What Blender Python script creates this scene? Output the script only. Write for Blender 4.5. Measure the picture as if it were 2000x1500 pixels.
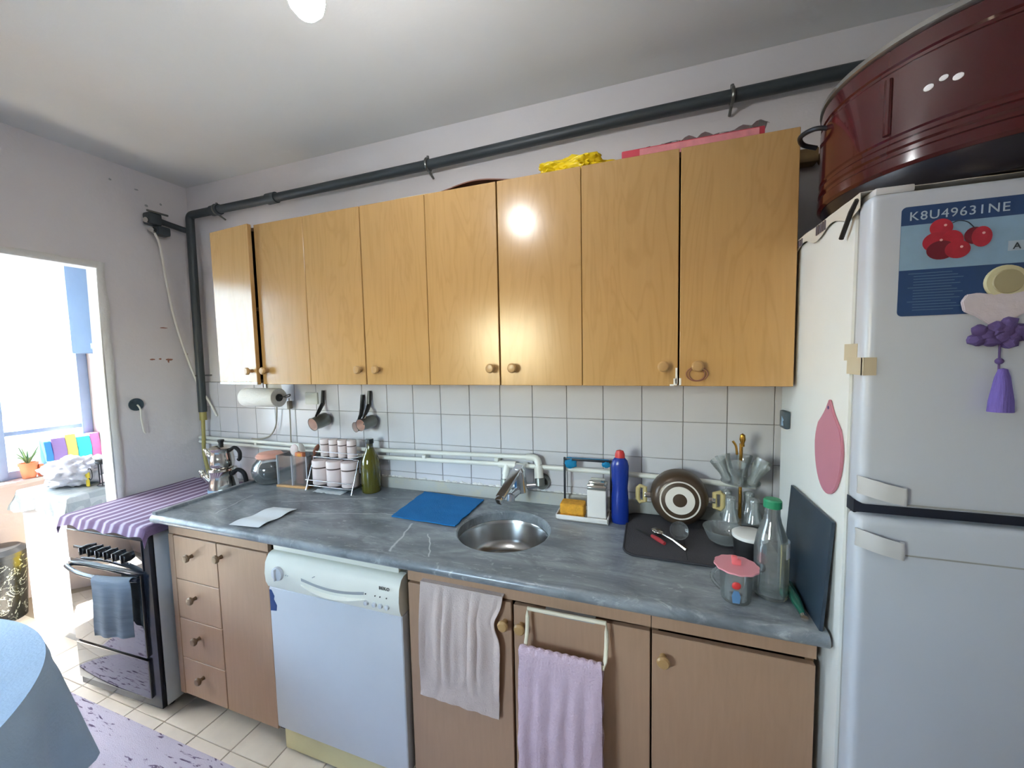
import bpy, bmesh, math, random
from mathutils import Vector, Matrix, noise as mnoise
random.seed(7)
sc = bpy.context.scene
for o in list(bpy.data.objects):
    bpy.data.objects.remove(o)
COL = sc.collection

# ------------------------------------------------------------------ camera
FPX = 762.66
cam_d = bpy.data.cameras.new('camera')
cam = bpy.data.objects.new('camera', cam_d); COL.objects.link(cam)
cam_d.sensor_fit = 'HORIZONTAL'; cam_d.sensor_width = 36.0
cam_d.lens = FPX * 36.0 / 2000.0
cam_d.clip_start = 0.02; cam_d.clip_end = 200
def cam_matrix(loc, yaw, pitch, roll):
    f = Vector((-math.sin(yaw) * math.cos(pitch), math.cos(yaw) * math.cos(pitch), math.sin(pitch)))
    r = Vector((math.cos(yaw), math.sin(yaw), 0)); u = r.cross(f)
    r2 = r * math.cos(roll) + u * math.sin(roll); u2 = -r * math.sin(roll) + u * math.cos(roll)
    m = Matrix((r2, u2, -f)).transposed().to_4x4(); m.translation = Vector(loc)
    return m
cam.matrix_world = cam_matrix((2.6275, -1.6439, 1.5632), 0.3359, -0.0698, -0.021)
sc.camera = cam

# ------------------------------------------------------------------ world, sun, exposure
SKY_STRENGTH = 2.7
SUN_STRENGTH = 150.0
LAMP_EMIT = 75.0
EXPOSURE = 1.83
w = bpy.data.worlds.new('sky'); sc.world = w; w.use_nodes = True
nt = w.node_tree; nt.nodes.clear()
wo = nt.nodes.new('ShaderNodeOutputWorld'); bg = nt.nodes.new('ShaderNodeBackground')
sky = nt.nodes.new('ShaderNodeTexSky'); sky.sky_type = 'NISHITA'; sky.sun_disc = False
sky.sun_elevation = math.radians(44); sky.sun_rotation = math.radians(240); sky.air_density = 1.6; sky.dust_density = 1.6; sky.ozone_density = 3.0
bg.inputs[1].default_value = SKY_STRENGTH
nt.links.new(sky.outputs[0], bg.inputs[0]); nt.links.new(bg.outputs[0], wo.inputs[0])
sun_d = bpy.data.lights.new('sun', 'SUN'); sun_d.energy = SUN_STRENGTH; sun_d.angle = 0.01; sun_d.color = (1, .96, .9)
sun = bpy.data.objects.new('sun', sun_d); COL.objects.link(sun)
SUN_FROM = Vector((-0.43, -0.30, 1.0)).normalized()
sun.rotation_euler = SUN_FROM.to_track_quat('Z', 'Y').to_euler()
sun.location = (-6, -4, 7)
portal_d = bpy.data.lights.new('balcony_window_portal', 'AREA'); portal_d.shape = 'RECTANGLE'
portal_d.size = 2.3; portal_d.size_y = 1.8; portal_d.cycles.is_portal = True
portal = bpy.data.objects.new('balcony_window_portal', portal_d); COL.objects.link(portal)
portal.location = (-1.36, -1.1, 1.7); portal.rotation_euler = (math.radians(90), 0, math.radians(-90))
portal2_d = bpy.data.lights.new('fill_window_portal', 'AREA'); portal2_d.shape = 'RECTANGLE'  # sampling portal of the window added behind the viewer
portal2_d.size = .75; portal2_d.size_y = .7; portal2_d.cycles.is_portal = True
portal2 = bpy.data.objects.new('fill_window_portal', portal2_d); COL.objects.link(portal2)
portal2.location = (1.225, -2.99, 1.65); portal2.rotation_euler = (math.radians(90), 0, 0)
sc.view_settings.view_transform = 'Standard'; sc.view_settings.look = 'None'
sc.view_settings.gamma = 1.0; sc.view_settings.exposure = EXPOSURE; sc.view_settings.use_curve_mapping = False
sc.cycles.use_denoising = True
sc.cycles.max_bounces = 7; sc.cycles.diffuse_bounces = 4; sc.cycles.glossy_bounces = 3; sc.cycles.transparent_max_bounces = 14
sc.cycles.use_adaptive_sampling = True; sc.cycles.adaptive_threshold = .05; sc.cycles.adaptive_min_samples = 32
sc.cycles.sample_clamp_indirect = 6.0; sc.cycles.caustics_refractive = False

# ------------------------------------------------------------------ materials
def c(r, g, b):
    def l(v):
        v /= 255.0
        return v / 12.92 if v <= .04045 else ((v + .055) / 1.055) ** 2.4
    return (l(r), l(g), l(b))
MATS = {}
class NT:
    def __init__(s, name):
        s.m = bpy.data.materials.new(name); s.m.use_nodes = True
        s.t = s.m.node_tree; s.t.nodes.clear()
        s.out = s.n('ShaderNodeOutputMaterial')
        MATS[name] = s.m
    def n(s, typ, **kw):
        nd = s.t.nodes.new(typ)
        for k, v in kw.items():
            if k.startswith('i_'):
                key = k[2:]
                nd.inputs[int(key) if key.isdigit() else key.replace('_', ' ')].default_value = v
            else: setattr(nd, k, v)
        return nd
    def l(s, a, b): s.t.links.new(a, b)
    def coords(s, scale=(1, 1, 1), rnd=0.0):
        tc = s.n('ShaderNodeTexCoord'); mp = s.n('ShaderNodeMapping'); mp.inputs['Scale'].default_value = scale
        if rnd:
            oi = s.n('ShaderNodeObjectInfo'); vm = s.n('ShaderNodeVectorMath', operation='SCALE')
            vm.inputs[0].default_value = (rnd, rnd * .7, rnd * 1.3)
            s.l(oi.outputs['Random'], vm.inputs['Scale'])
            va = s.n('ShaderNodeVectorMath', operation='ADD'); s.l(tc.outputs['Object'], va.inputs[0]); s.l(vm.outputs[0], va.inputs[1])
            s.l(va.outputs[0], mp.inputs[0])
        else: s.l(tc.outputs['Object'], mp.inputs[0])
        return mp.outputs[0]
    def noise(s, vec, scale, detail=4, rough=.55, dist=0):
        nd = s.n('ShaderNodeTexNoise'); nd.inputs['Scale'].default_value = scale; nd.inputs['Detail'].default_value = detail
        nd.inputs['Roughness'].default_value = rough; nd.inputs['Distortion'].default_value = dist
        s.l(vec, nd.inputs['Vector']); return nd.outputs[0]
    def ramp(s, fac, stops):
        nd = s.n('ShaderNodeValToRGB'); cr = nd.color_ramp
        while len(cr.elements) < len(stops): cr.elements.new(.5)
        for e, (p, col) in zip(cr.elements, stops):
            e.position = p; e.color = (*col, 1) if len(col) == 3 else col
        s.l(fac, nd.inputs[0]); return nd.outputs[0]
    def mix(s, fac, a, b, blend='MIX'):
        nd = s.n('ShaderNodeMix', data_type='RGBA', blend_type=blend)
        for v, i in ((fac, 0), (a, 6), (b, 7)):
            if hasattr(v, 'links') or hasattr(v, 'is_linked'): s.l(v, nd.inputs[i])
            else: nd.inputs[i].default_value = v if i == 0 else (*v, 1)
        return nd.outputs[2]
    def bump(s, h, strength=.2, dist=.01):
        nd = s.n('ShaderNodeBump'); nd.inputs['Strength'].default_value = strength; nd.inputs['Distance'].default_value = dist
        s.l(h, nd.inputs['Height']); return nd.outputs[0]
    def pbr(s, base, rough=.5, metal=0, normal=None, **kw):
        p = s.n('ShaderNodeBsdfPrincipled')
        if isinstance(base, tuple): p.inputs['Base Color'].default_value = (*base, 1)
        else: s.l(base, p.inputs['Base Color'])
        if isinstance(rough, (int, float)): p.inputs['Roughness'].default_value = rough
        else: s.l(rough, p.inputs['Roughness'])
        p.inputs['Metallic'].default_value = metal
        if normal: s.l(normal, p.inputs['Normal'])
        for k, v in kw.items(): p.inputs[k.replace('_', ' ')].default_value = v
        s.l(p.outputs[0], s.out.inputs[0]); return p

def mat(name, col, rough=.5, metal=0, var=.05, scale=6, bump=0, bscale=80, stretch=(1, 1, 1), **kw):
    t = NT(name); v = t.coords(stretch, rnd=3.0)
    nz = t.noise(v, scale, 4)
    lo = tuple(max(0, x * (1 - var)) for x in col); hi = tuple(min(1, x * (1 + var)) for x in col)
    base = t.ramp(nz, [(.3, lo), (.7, hi)])
    nrm = t.bump(t.noise(v, bscale, 3), bump, .004) if bump else None
    t.pbr(base, rough, metal, nrm, **kw)
    return t.m

def glass_mat(name, col, rough=.03, solid=.10, bright_mix=0.0):
    # thin clear glass: mostly see-through, reflecting more at grazing angles
    t = NT(name); v = t.coords()
    fr = t.n('ShaderNodeFresnel'); fr.inputs[0].default_value = 1.5
    ad = t.n('ShaderNodeMath', operation='MULTIPLY_ADD'); ad.inputs[1].default_value = .8; ad.inputs[2].default_value = solid
    t.l(fr.outputs[0], ad.inputs[0])
    tr = t.n('ShaderNodeBsdfTransparent'); gl = t.n('ShaderNodeBsdfGlossy'); gl.inputs['Roughness'].default_value = rough
    cr = t.ramp(t.noise(v, 9), [(0, tuple(x * .95 for x in col)), (1, col)])
    t.l(cr, tr.inputs[0]); gl.inputs[0].default_value = (.92, .95, .96, 1)
    mx = t.n('ShaderNodeMixShader'); t.l(ad.outputs[0], mx.inputs[0]); t.l(tr.outputs[0], mx.inputs[1]); t.l(gl.outputs[0], mx.inputs[2])
    if bright_mix:      # pale mix painting in the brightness of tiles refracted by the glass
        df = t.n('ShaderNodeBsdfDiffuse'); df.inputs[0].default_value = (.8, .84, .84, 1)
        m2 = t.n('ShaderNodeMixShader'); m2.inputs[0].default_value = bright_mix
        t.l(mx.outputs[0], m2.inputs[1]); t.l(df.outputs[0], m2.inputs[2]); mx = m2
    t.l(mx.outputs[0], t.out.inputs[0]); return t.m

def wood_mat(name, col, dark, rough=.35, k=1.0):
    t = NT(name); v = t.coords((1, 1, .06), rnd=5.0)
    fine = t.noise(v, 110, 5, .6)
    v2 = t.coords((1.0, 1.0, .16), rnd=7.0)
    wv = t.noise(v2, 7, 3, .5, 1.2)
    w2 = t.n('ShaderNodeMath', operation='PINGPONG'); w2.inputs[1].default_value = .06; t.l(wv, w2.inputs[0])
    w3 = t.n('ShaderNodeMath', operation='MULTIPLY'); w3.inputs[1].default_value = 16.; t.l(w2.outputs[0], w3.inputs[0])
    b1 = t.ramp(fine, [(.3, tuple(x * .93 for x in col)), (.7, col)])
    fac = t.n('ShaderNodeMath', operation='MULTIPLY'); fac.inputs[1].default_value = .30 * k; t.l(t.ramp(w3.outputs[0], [(.55, (0, 0, 0)), (.95, (1, 1, 1))]), fac.inputs[0])
    base = t.mix(fac.outputs[0], b1, dark)
    t.pbr(base, rough, 0, t.bump(fine, .06, .002))
    return t.m

# plaster walls and ceiling
def plaster(name, col, stain, bump=.25):
    t = NT(name); v = t.coords()
    big = t.noise(v, 1.3, 6, .6); fine = t.noise(v, 45, 5, .6); mid = t.noise(v, 7, 5, .65)
    base = t.mix(t.ramp(big, [(.45, (0, 0, 0)), (.75, (.6, .6, .6))]), col, stain)
    base = t.mix(t.ramp(mid, [(.66, (0, 0, 0)), (.74, (.35, .35, .35))]), base, tuple(min(1, x * 1.12) for x in col))
    h = t.n('ShaderNodeMath', operation='MULTIPLY_ADD'); h.inputs[1].default_value = .25; t.l(fine, h.inputs[0]); t.l(mid, h.inputs[2])
    t.pbr(base, .85, 0, t.bump(h.outputs[0], bump, .01)); return t.m
plaster('wall_paint', c(222, 217, 216), c(210, 205, 206))
plaster('ceiling_paint', c(222, 221, 217), c(212, 210, 206), .15)
plaster('rough_plaster', c(226, 224, 218), c(200, 195, 185), .9)
plaster('balcony_paint', c(190, 176, 170), c(178, 164, 158))
plaster('far_facade', c(228, 224, 218), c(212, 206, 200), .2)

mat('tile_glaze', c(212, 210, 214), .16, var=.03, scale=3, bump=.02, bscale=12)
mat('grout', c(150, 146, 146), .9, var=.1, bump=.3)
mat('floor_tile', c(214, 205, 192), .35, var=.06, scale=9)
mat('floor_grout', c(158, 146, 130), .9)
wood_mat('oak_laminate', c(189, 150, 96), c(164, 126, 76), .22)
wood_mat('base_laminate', c(178, 144, 116), c(164, 130, 102), .4, .5)  # base cabinet fronts: pinker and plainer than the wall cabinets
mat('carcass_edge', c(120, 92, 66), .6)
mat('dark_gap', c(38, 34, 32), .8)
mat('chipped_white', c(232, 230, 226), .8, bump=.8, bscale=120)
mat('knob_tan', c(176, 140, 92), .3)
mat('knob_wood', c(128, 102, 76), .35)
mat('appliance_white', c(204, 206, 209), .25, var=.02)
mat('appliance_cream', c(226, 224, 210), .3, var=.02)
mat('fridge_shaded', c(196, 203, 214), .28, var=.03, scale=2)  # doors: shade of the room-facing front put into a darker bluish white
mat('fridge_lit', c(220, 223, 221), .4, var=.02)  # lighter copy: doorway light on the side put into the colour
mat('old_cream', c(216, 206, 160), .5)
mat('grey_plastic', c(158, 160, 160), .4)
mat('dark_seal', c(30, 36, 52), .5)
mat('black_plastic', c(28, 28, 30), .35)
mat('matte_black', c(24, 25, 28), .55)
mat('gas_pipe_paint', c(60, 68, 72), .45, var=.12)
mat('pvc_white', c(226, 226, 218), .3, var=.03)
mat('chrome', c(222, 226, 232), .2, 1.0, var=.02)
mat('steel_brushed', c(190, 190, 188), .22, 1.0, var=.06, scale=30, stretch=(1, 1, .1))
mat('steel_polished', c(214, 210, 202), .12, 1.0, var=.03)
mat('dull_metal', c(122, 124, 120), .35, .9)
mat('brass', c(196, 146, 66), .22, 1.0)
mat('copper_pink', c(246, 222, 212), .3, .3)
mat('cable_white', c(228, 224, 214), .5)
mat('cable_grey', c(160, 152, 140), .5)
mat('hose_yellow', c(168, 156, 90), .5)
mat('paper_white', c(222, 226, 228), .8, bump=.2, bscale=60)
mat('tissue', c(232, 228, 222), .95, bump=.5, bscale=90)
mat('blue_cloth', c(0, 106, 170), .85, var=.06, bump=.4, bscale=300)
mat('pink_jar', c(226, 208, 204), .35, var=.03)
mat('jar_ring', c(98, 78, 72), .4)
mat('pink_lid', c(224, 164, 144), .45)
mat('dark_glass', c(26, 25, 32), .9, var=.2, scale=80)
mat('light_wood', c(196, 150, 98), .5, var=.1, stretch=(1, 8, 8))
mat('brown_wood', c(150, 100, 80), .5)
mat('orange_item', c(232, 156, 60), .5)
mat('oil', c(86, 82, 16), .08, var=.08, Coat_Weight=.7)
mat('cap_black', c(32, 34, 36), .4)
mat('sponge', c(222, 160, 52), .95, var=.15, scale=60, bump=.9, bscale=160)
mat('soap_white', c(226, 222, 216), .25)
mat('wire_dark', c(44, 48, 56), .4, .4)
mat('teal_cloth', c(0, 122, 168), .8)
mat('bottle_blue', c(22, 50, 138), .25, var=.08)
mat('cap_red', c(206, 52, 52), .4)
mat('mat_grey', c(72, 70, 74), .85, var=.08, bump=.4, bscale=200)
mat('mat_edge', c(48, 47, 52), .8)
mat('pot_brown', c(82, 66, 52), .32, .25, var=.08)
mat('pot_cream', c(224, 216, 204), .35)
mat('handle_cream', c(206, 188, 132), .4)
mat('red_knife', c(160, 46, 52), .5)
mat('pink_silicone', c(226, 152, 160), .6)
mat('pink_bright', c(240, 120, 124), .5)
mat('flower_red', c(208, 58, 56), .5)
mat('flower_blue', c(92, 132, 172), .5)
mat('green_cap', c(42, 138, 98), .35)
mat('board_slate', c(48, 62, 76), .35, var=.1)
mat('board_pink', c(186, 122, 140), .45, var=.04)
mat('tape_beige', c(196, 184, 158), .6)
mat('magnet_dark', c(62, 78, 88), .4)
mat('sticker_navy', c(42, 72, 122), .4, var=.06)
mat('sticker_sky', c(138, 172, 200), .4, var=.12, scale=14)
mat('sticker_text', c(172, 190, 206), .4)
mat('sticker_line', c(96, 128, 158), .4)
mat('cherry_red', c(176, 42, 58), .3, var=.2, scale=40)
mat('cherry_dark', c(112, 30, 44), .35)
mat('cherry_light', c(236, 190, 190), .3)
mat('magnet_cream', c(206, 202, 164), .5)
mat('magnet_center', c(168, 160, 126), .5)
mat('magnet_wing', c(206, 198, 206), .6, bump=.4, bscale=90)
mat('purple_dark', c(92, 74, 132), .7, bump=.5, bscale=120)
mat('purple_tassel', c(112, 96, 178), .8, var=.15, scale=120, stretch=(1, 1, .05), bump=.6, bscale=300)
mat('enamel_maroon', c(72, 20, 22), .16, var=.12, scale=4, Coat_Weight=.5)
mat('enamel_dark', c(26, 24, 32), .25)
mat('lid_metal', c(168, 166, 162), .3, .85)
mat('yellow_bag', c(242, 210, 30), .35, var=.08, bump=.5, bscale=30)
mat('red_box', c(196, 62, 78), .5, var=.15, scale=20)
mat('pink_box_print', c(222, 140, 146), .5, var=.15, scale=30)
mat('brown_thing', c(120, 78, 60), .6)
mat('cream_board', c(214, 196, 156), .6)
mat('plug_brown', c(128, 104, 66), .6)
mat('towel_cream', c(200, 182, 173), .95, var=.05, bump=.6, bscale=220)
mat('towel_pink', c(202, 178, 190), .95, var=.05, bump=.9, bscale=170)
mat('rack_cream', c(226, 216, 190), .35)
mat('stove_black', c(30, 36, 46), .2)
mat('stove_side', c(196, 200, 202), .4)
mat('oven_glass', c(20, 24, 30), .05, var=.1, Specular_IOR_Level=1.0, Coat_Weight=1.0, Coat_IOR=2.0)
mat('led_white', c(230, 232, 236), .4)
mat('oven_towel', c(122, 134, 146), .9, var=.15, scale=50, stretch=(.1, .1, 1), bump=.5, bscale=200)
mat('tablecloth_blue', c(168, 192, 216), .8, var=.06, bump=.3, bscale=120)
mat('table_leg', c(110, 84, 60), .5)
mat('bin_black', c(26, 28, 30), .3)
mat('yellow_plastic', c(226, 200, 60), .5)
mat('clear_plastic', c(196, 194, 200), .35, var=.05, bump=.5, bscale=25, Alpha=.92)
mat('white_flower', c(244, 240, 240), .8)
mat('terracotta', c(214, 130, 92), .7)
mat('leaf_green', c(110, 140, 90), .6)
mat('umbrella_cyan', c(40, 178, 190), .6); mat('umbrella_pink', c(196, 110, 170), .6); mat('umbrella_violet', c(136, 116, 176), .6)
mat('umbrella_yellow', c(206, 196, 110), .6); mat('umbrella_blue', c(50, 130, 216), .6)
mat('boiler_body', c(104, 124, 152), .85, Specular_IOR_Level=.1)
mat('boiler_screen', c(90, 120, 160), .2)
mat('upvc_frame', c(132, 150, 178), .4)
mat('far_window', c(120, 134, 146), .2)
mat('newsprint', c(206, 200, 188), .8)
mat('newsprint_ink', c(92, 84, 92), .8)
mat('lamp_holder', c(230, 228, 222), .5)
glass_mat('clear_glass', (.98, .99, .985), .03, .04, .05)
glass_mat('window_glass', (.97, .98, .98), .02, .02); glass_mat('acrylic', (.992, .995, .993), .05, .012, .02)
glass_mat('stand_glass', (.975, .985, .98), .05, .06, .14)
mat('green_liquid_glass', c(30, 104, 86), .08, Coat_Weight=.6)

def special_mats():
    # marble worktop (object origin at world 0,0,0)
    t = NT('grey_marble'); v = t.coords()
    sw = t.noise(t.coords((.55, 1.5, 1)), 4.5, 8, .68, 1.4)
    base = t.ramp(sw, [(.25, c(98, 104, 108)), (.45, c(122, 128, 133)), (.58, c(146, 152, 155)), (.75, c(178, 182, 184))])
    v3 = t.coords((1, 2.6, 1)); m3 = t.noise(v3, 11, 6, .7, 2.0)
    base = t.mix(t.ramp(m3, [(.56, (0, 0, 0)), (.70, (.75, .75, .75))]), base, c(190, 194, 196))
    base = t.mix(t.ramp(t.noise(t.coords((1, 1.9, 1)), 5.2, 5, .6, 1.1), [(.36, (.6, .6, .6)), (.5, (0, 0, 0))]), base, c(92, 98, 104))
    sep = t.n('ShaderNodeSeparateXYZ')
    wob = t.n('ShaderNodeMix', data_type='VECTOR'); wob.inputs[0].default_value = .022
    nz = t.n('ShaderNodeTexNoise'); nz.inputs['Scale'].default_value = 14; t.l(v, nz.inputs['Vector'])
    va = t.n('ShaderNodeVectorMath', operation='MULTIPLY_ADD'); va.inputs[1].default_value = (.03, .03, 0); t.l(nz.outputs[1], va.inputs[0]); t.l(v, va.inputs[2])
    t.l(va.outputs[0], sep.inputs[0])
    def M(op, a, b=None, cc=None):
        nd = t.n('ShaderNodeMath', operation=op)
        for i, q in enumerate((a, b, cc)):
            if q is None: continue
            if isinstance(q, (int, float)): nd.inputs[i].default_value = q
            else: t.l(q, nd.inputs[i])
        return nd.outputs[0]
    for (x0, y0, x1, y1, wd) in ((1.75, -.36, 1.80, -.575, .006), (1.02, -.33, 1.42, -.16, .004), (1.20, -.41, 1.62, -.30, .0035), (1.86, -.42, 1.95, -.565, .0035), (.80, -.30, .86, -.52, .004)):
        dx, dy = x1 - x0, y1 - y0; L = math.hypot(dx, dy); dx /= L; dy /= L
        X = M('SUBTRACT', sep.outputs[0], x0 + .015); Y = M('SUBTRACT', sep.outputs[1], y0 + .015)
        along = M('ADD', M('MULTIPLY', X, dx), M('MULTIPLY', Y, dy)); perp = M('ABSOLUTE', M('ADD', M('MULTIPLY', X, -dy), M('MULTIPLY', Y, dx)))
        ins = M('MULTIPLY', M('GREATER_THAN', along, 0.0), M('LESS_THAN', along, L))
        msk = M('MULTIPLY', ins, M('SUBTRACT', 1.0, M('MINIMUM', M('DIVIDE', perp, wd), 1.0)))
        base = t.mix(M('MULTIPLY', msk, .85), base, c(214, 216, 216))
    t.pbr(base, .28, 0, t.bump(t.noise(v, 60, 3), .04, .002))
    # marble upstand, grubby
    t = NT('grubby_stone'); v = t.coords()
    base = t.mix(t.ramp(t.noise(v, 16, 6, .7), [(.5, (0, 0, 0)), (.8, (.8, .8, .8))]), c(178, 178, 172), c(196, 186, 150))
    t.pbr(base, .55, 0, t.bump(t.noise(v, 70, 4), .3, .004))
    # striped woven cloth: stripes run along local y
    t = NT('striped_cloth'); v = t.coords()
    wv = t.n('ShaderNodeTexWave', wave_type='BANDS', bands_direction='X', wave_profile='SIN'); wv.inputs['Scale'].default_value = 5.6; wv.inputs['Distortion'].default_value = 1.2
    wv.inputs['Detail'].default_value = 1; t.l(v, wv.inputs['Vector'])
    base = t.ramp(wv.outputs[1], [(.3, c(122, 98, 128)), (.55, c(138, 116, 144)), (.75, c(170, 156, 180)), (.95, c(198, 188, 208))])
    t.pbr(base, .95, 0, t.bump(t.noise(t.coords((3, 1, 1)), 160, 3), .6, .004))
    # rug: pale with dark short brush strokes
    t = NT('rug_pile'); v = t.coords((1, 1, 1))
    mp = t.n('ShaderNodeMapping'); mp.inputs['Rotation'].default_value = (0, 0, .5); mp.inputs['Scale'].default_value = (5.2, 30, 1); t.l(v, mp.inputs[0])
    st = t.noise(mp.outputs[0], 2.3, 3, .6, .8); clus = t.noise(v, 2.6, 3, .5)
    mm = t.n('ShaderNodeMath', operation='MULTIPLY_ADD'); mm.inputs[1].default_value = .45; t.l(clus, mm.inputs[0]); t.l(st, mm.inputs[2])
    base = t.ramp(mm.outputs[0], [(.2, c(190, 184, 200)), (.82, c(184, 178, 194)), (.85, c(124, 112, 138)), (.90, c(84, 72, 96))])
    t.pbr(base, .95, 0, t.bump(t.noise(v, 260, 3), .5, .006))
    # draped tablecloth with paler check woven at the hem
    t = NT('checked_plastic'); v = t.coords()
    ck = t.n('ShaderNodeTexChecker'); ck.inputs['Scale'].default_value = 11; t.l(v, ck.inputs['Vector'])
    base = t.mix(ck.outputs[1], c(176, 182, 182), c(152, 160, 162))
    t.pbr(base, .3, 0, t.bump(t.noise(v, 30, 4), .5, .01))
    # bin with pale marbled streaks
    t = NT('bin_marbled'); v = t.coords()
    nz2 = t.noise(v, 6, 5, .6, 2.5)
    pp = t.n('ShaderNodeMath', operation='PINGPONG'); pp.inputs[1].default_value = .1; t.l(nz2, pp.inputs[0])
    base = t.ramp(pp.outputs[0], [(.0, c(200, 206, 190)), (.012, c(40, 44, 44)), (.06, c(24, 27, 29))])
    t.pbr(base, .25)
    # lamp glow
    t = NT('bulb_glow'); e = t.n('ShaderNodeEmission'); e.inputs[0].default_value = (.96, .98, 1, 1); e.inputs[1].default_value = LAMP_EMIT
    t.l(e.outputs[0], t.out.inputs[0])
special_mats()

# ------------------------------------------------------------------ mesh helpers
class G:
    """collects shapes into one bmesh"""
    def __init__(s): s.bm = bmesh.new()
    def _merge(s, b, M=None):
        if M is not None: bmesh.ops.transform(b, matrix=M, verts=b.verts)
        me = bpy.data.meshes.new('t'); b.to_mesh(me); b.free(); s.bm.from_mesh(me); bpy.data.meshes.remove(me)
        return s
    def box(s, x0, x1, y0, y1, z0, z1, bev=0, seg=2, M=None):
        b = bmesh.new(); bmesh.ops.create_cube(b, size=1)
        for v in b.verts:
            v.co = Vector((x0 + (v.co.x + .5) * (x1 - x0), y0 + (v.co.y + .5) * (y1 - y0), z0 + (v.co.z + .5) * (z1 - z0)))
        if bev: bmesh.ops.bevel(b, geom=b.edges[:], offset=bev, segments=seg, affect='EDGES', profile=.6)
        return s._merge(b, M)
    def lathe(s, prof, seg=32, M=None, closed=False):
        b = bmesh.new(); rings = []
        for r, z in prof:
            if r < 1e-6: rings.append([b.verts.new((0, 0, z))])
            else: rings.append([b.verts.new((r * math.cos(2 * math.pi * i / seg), r * math.sin(2 * math.pi * i / seg), z)) for i in range(seg)])
        prs = list(zip(rings, rings[1:]))
        if closed: prs.append((rings[-1], rings[0]))
        for a, d in prs:
            for i in range(seg):
                j = (i + 1) % seg
                if len(a) == 1 and len(d) == 1: continue
                if len(a) == 1: b.faces.new((a[0], d[j], d[i]))
                elif len(d) == 1: b.faces.new((a[i], a[j], d[0]))
                else: b.faces.new((a[i], a[j], d[j], d[i]))
        bmesh.ops.recalc_face_normals(b, faces=b.faces[:])
        return s._merge(b, M)
    def cyl(s, p0, p1, r, seg=20, r1=None):
        p0 = Vector(p0); p1 = Vector(p1); d = p1 - p0
        M = Matrix.Translation(p0) @ d.to_track_quat('Z', 'Y').to_matrix().to_4x4()
        r1 = r if r1 is None else r1
        return s.lathe([(0, 0), (r, 0), (r1, d.length), (0, d.length)], seg, M)
    def tube(s, pts, r, seg=10, closed=False, cap=True):
        pts = [Vector(p) for p in pts]; n = len(pts); rs = r if isinstance(r, (list, tuple)) else [r] * n
        b = bmesh.new(); rings = []; up = None
        for i, p in enumerate(pts):
            if closed: d = pts[(i + 1) % n] - pts[i - 1]
            else: d = pts[min(i + 1, n - 1)] - pts[max(i - 1, 0)]
            d.normalize()
            if up is None:
                up = Vector((0, 0, 1)) if abs(d.z) < .9 else Vector((1, 0, 0))
            up = (up - d * up.dot(d)).normalized(); sd = d.cross(up)
            rings.append([b.verts.new(p + (up * math.cos(2 * math.pi * k / seg) + sd * math.sin(2 * math.pi * k / seg)) * rs[i]) for k in range(seg)])
        for i in range(n if closed else n - 1):
            a, d2 = rings[i], rings[(i + 1) % n]
            for k in range(seg): b.faces.new((a[k], a[(k + 1) % seg], d2[(k + 1) % seg], d2[k]))
        if cap and not closed:
            b.faces.new(rings[0][::-1]); b.faces.new(rings[-1])
        bmesh.ops.recalc_face_normals(b, faces=b.faces[:])
        return s._merge(b)
    def prism(s, poly, h, M=None, bev=0):
        """poly in xy extruded from z=0 to h"""
        b = bmesh.new(); a = [b.verts.new((x, y, 0)) for x, y in poly]; d = [b.verts.new((x, y, h)) for x, y in poly]
        b.faces.new(a[::-1]); b.faces.new(d); n = len(poly)
        for i in range(n): b.faces.new((a[i], a[(i + 1) % n], d[(i + 1) % n], d[i]))
        bmesh.ops.recalc_face_normals(b, faces=b.faces[:])
        if bev: bmesh.ops.bevel(b, geom=[e for e in b.edges], offset=bev, segments=2, affect='EDGES')
        return s._merge(b, M)
    def sheet(s, nu, nv, fn, th=0.0, M=None):
        """parametric sheet; th gives it real thickness"""
        b = bmesh.new(); g = [[b.verts.new(fn(i / nu, j / nv)) for j in range(nv + 1)] for i in range(nu + 1)]
        for i in range(nu):
            for j in range(nv): b.faces.new((g[i][j], g[i + 1][j], g[i + 1][j + 1], g[i][j + 1]))
        if th:
            b.normal_update(); nrm = {v: v.normal.copy() for v in b.verts}
            g2 = [[b.verts.new(v.co - nrm[v] * th) for v in row] for row in g]
            for i in range(nu):
                for j in range(nv): b.faces.new((g2[i][j], g2[i][j + 1], g2[i + 1][j + 1], g2[i + 1][j]))
            for i in range(nu):
                b.faces.new((g[i][0], g2[i][0], g2[i + 1][0], g[i + 1][0])); b.faces.new((g[i][nv], g[i + 1][nv], g2[i + 1][nv], g2[i][nv]))
            for j in range(nv):
                b.faces.new((g[0][j], g[0][j + 1], g2[0][j + 1], g2[0][j])); b.faces.new((g[nu][j], g2[nu][j], g2[nu][j + 1], g[nu][j + 1]))
            bmesh.ops.recalc_face_normals(b, faces=b.faces[:])
        return s._merge(b, M)
    def blob(s, cx, cy, cz, rx, ry, rz, amp=.15, freq=3.0, sub=4, seed=0, flat=None):
        b = bmesh.new(); bmesh.ops.create_icosphere(b, subdivisions=sub, radius=1)
        for v in b.verts:
            k = 1 + amp * (mnoise.noise(v.co * freq + Vector((seed, seed * 2, 0))) + .6 * abs(mnoise.noise(v.co * freq * 2.1 + Vector((0, seed, 9)))))
            q = v.co * k; v.co = Vector((cx + q.x * rx, cy + q.y * ry, cz + q.z * rz))
            if flat is not None and v.co.z < flat: v.co.z = flat
        return s._merge(b)
    def xf(s, M): bmesh.ops.transform(s.bm, matrix=M, verts=s.bm.verts); return s

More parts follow.
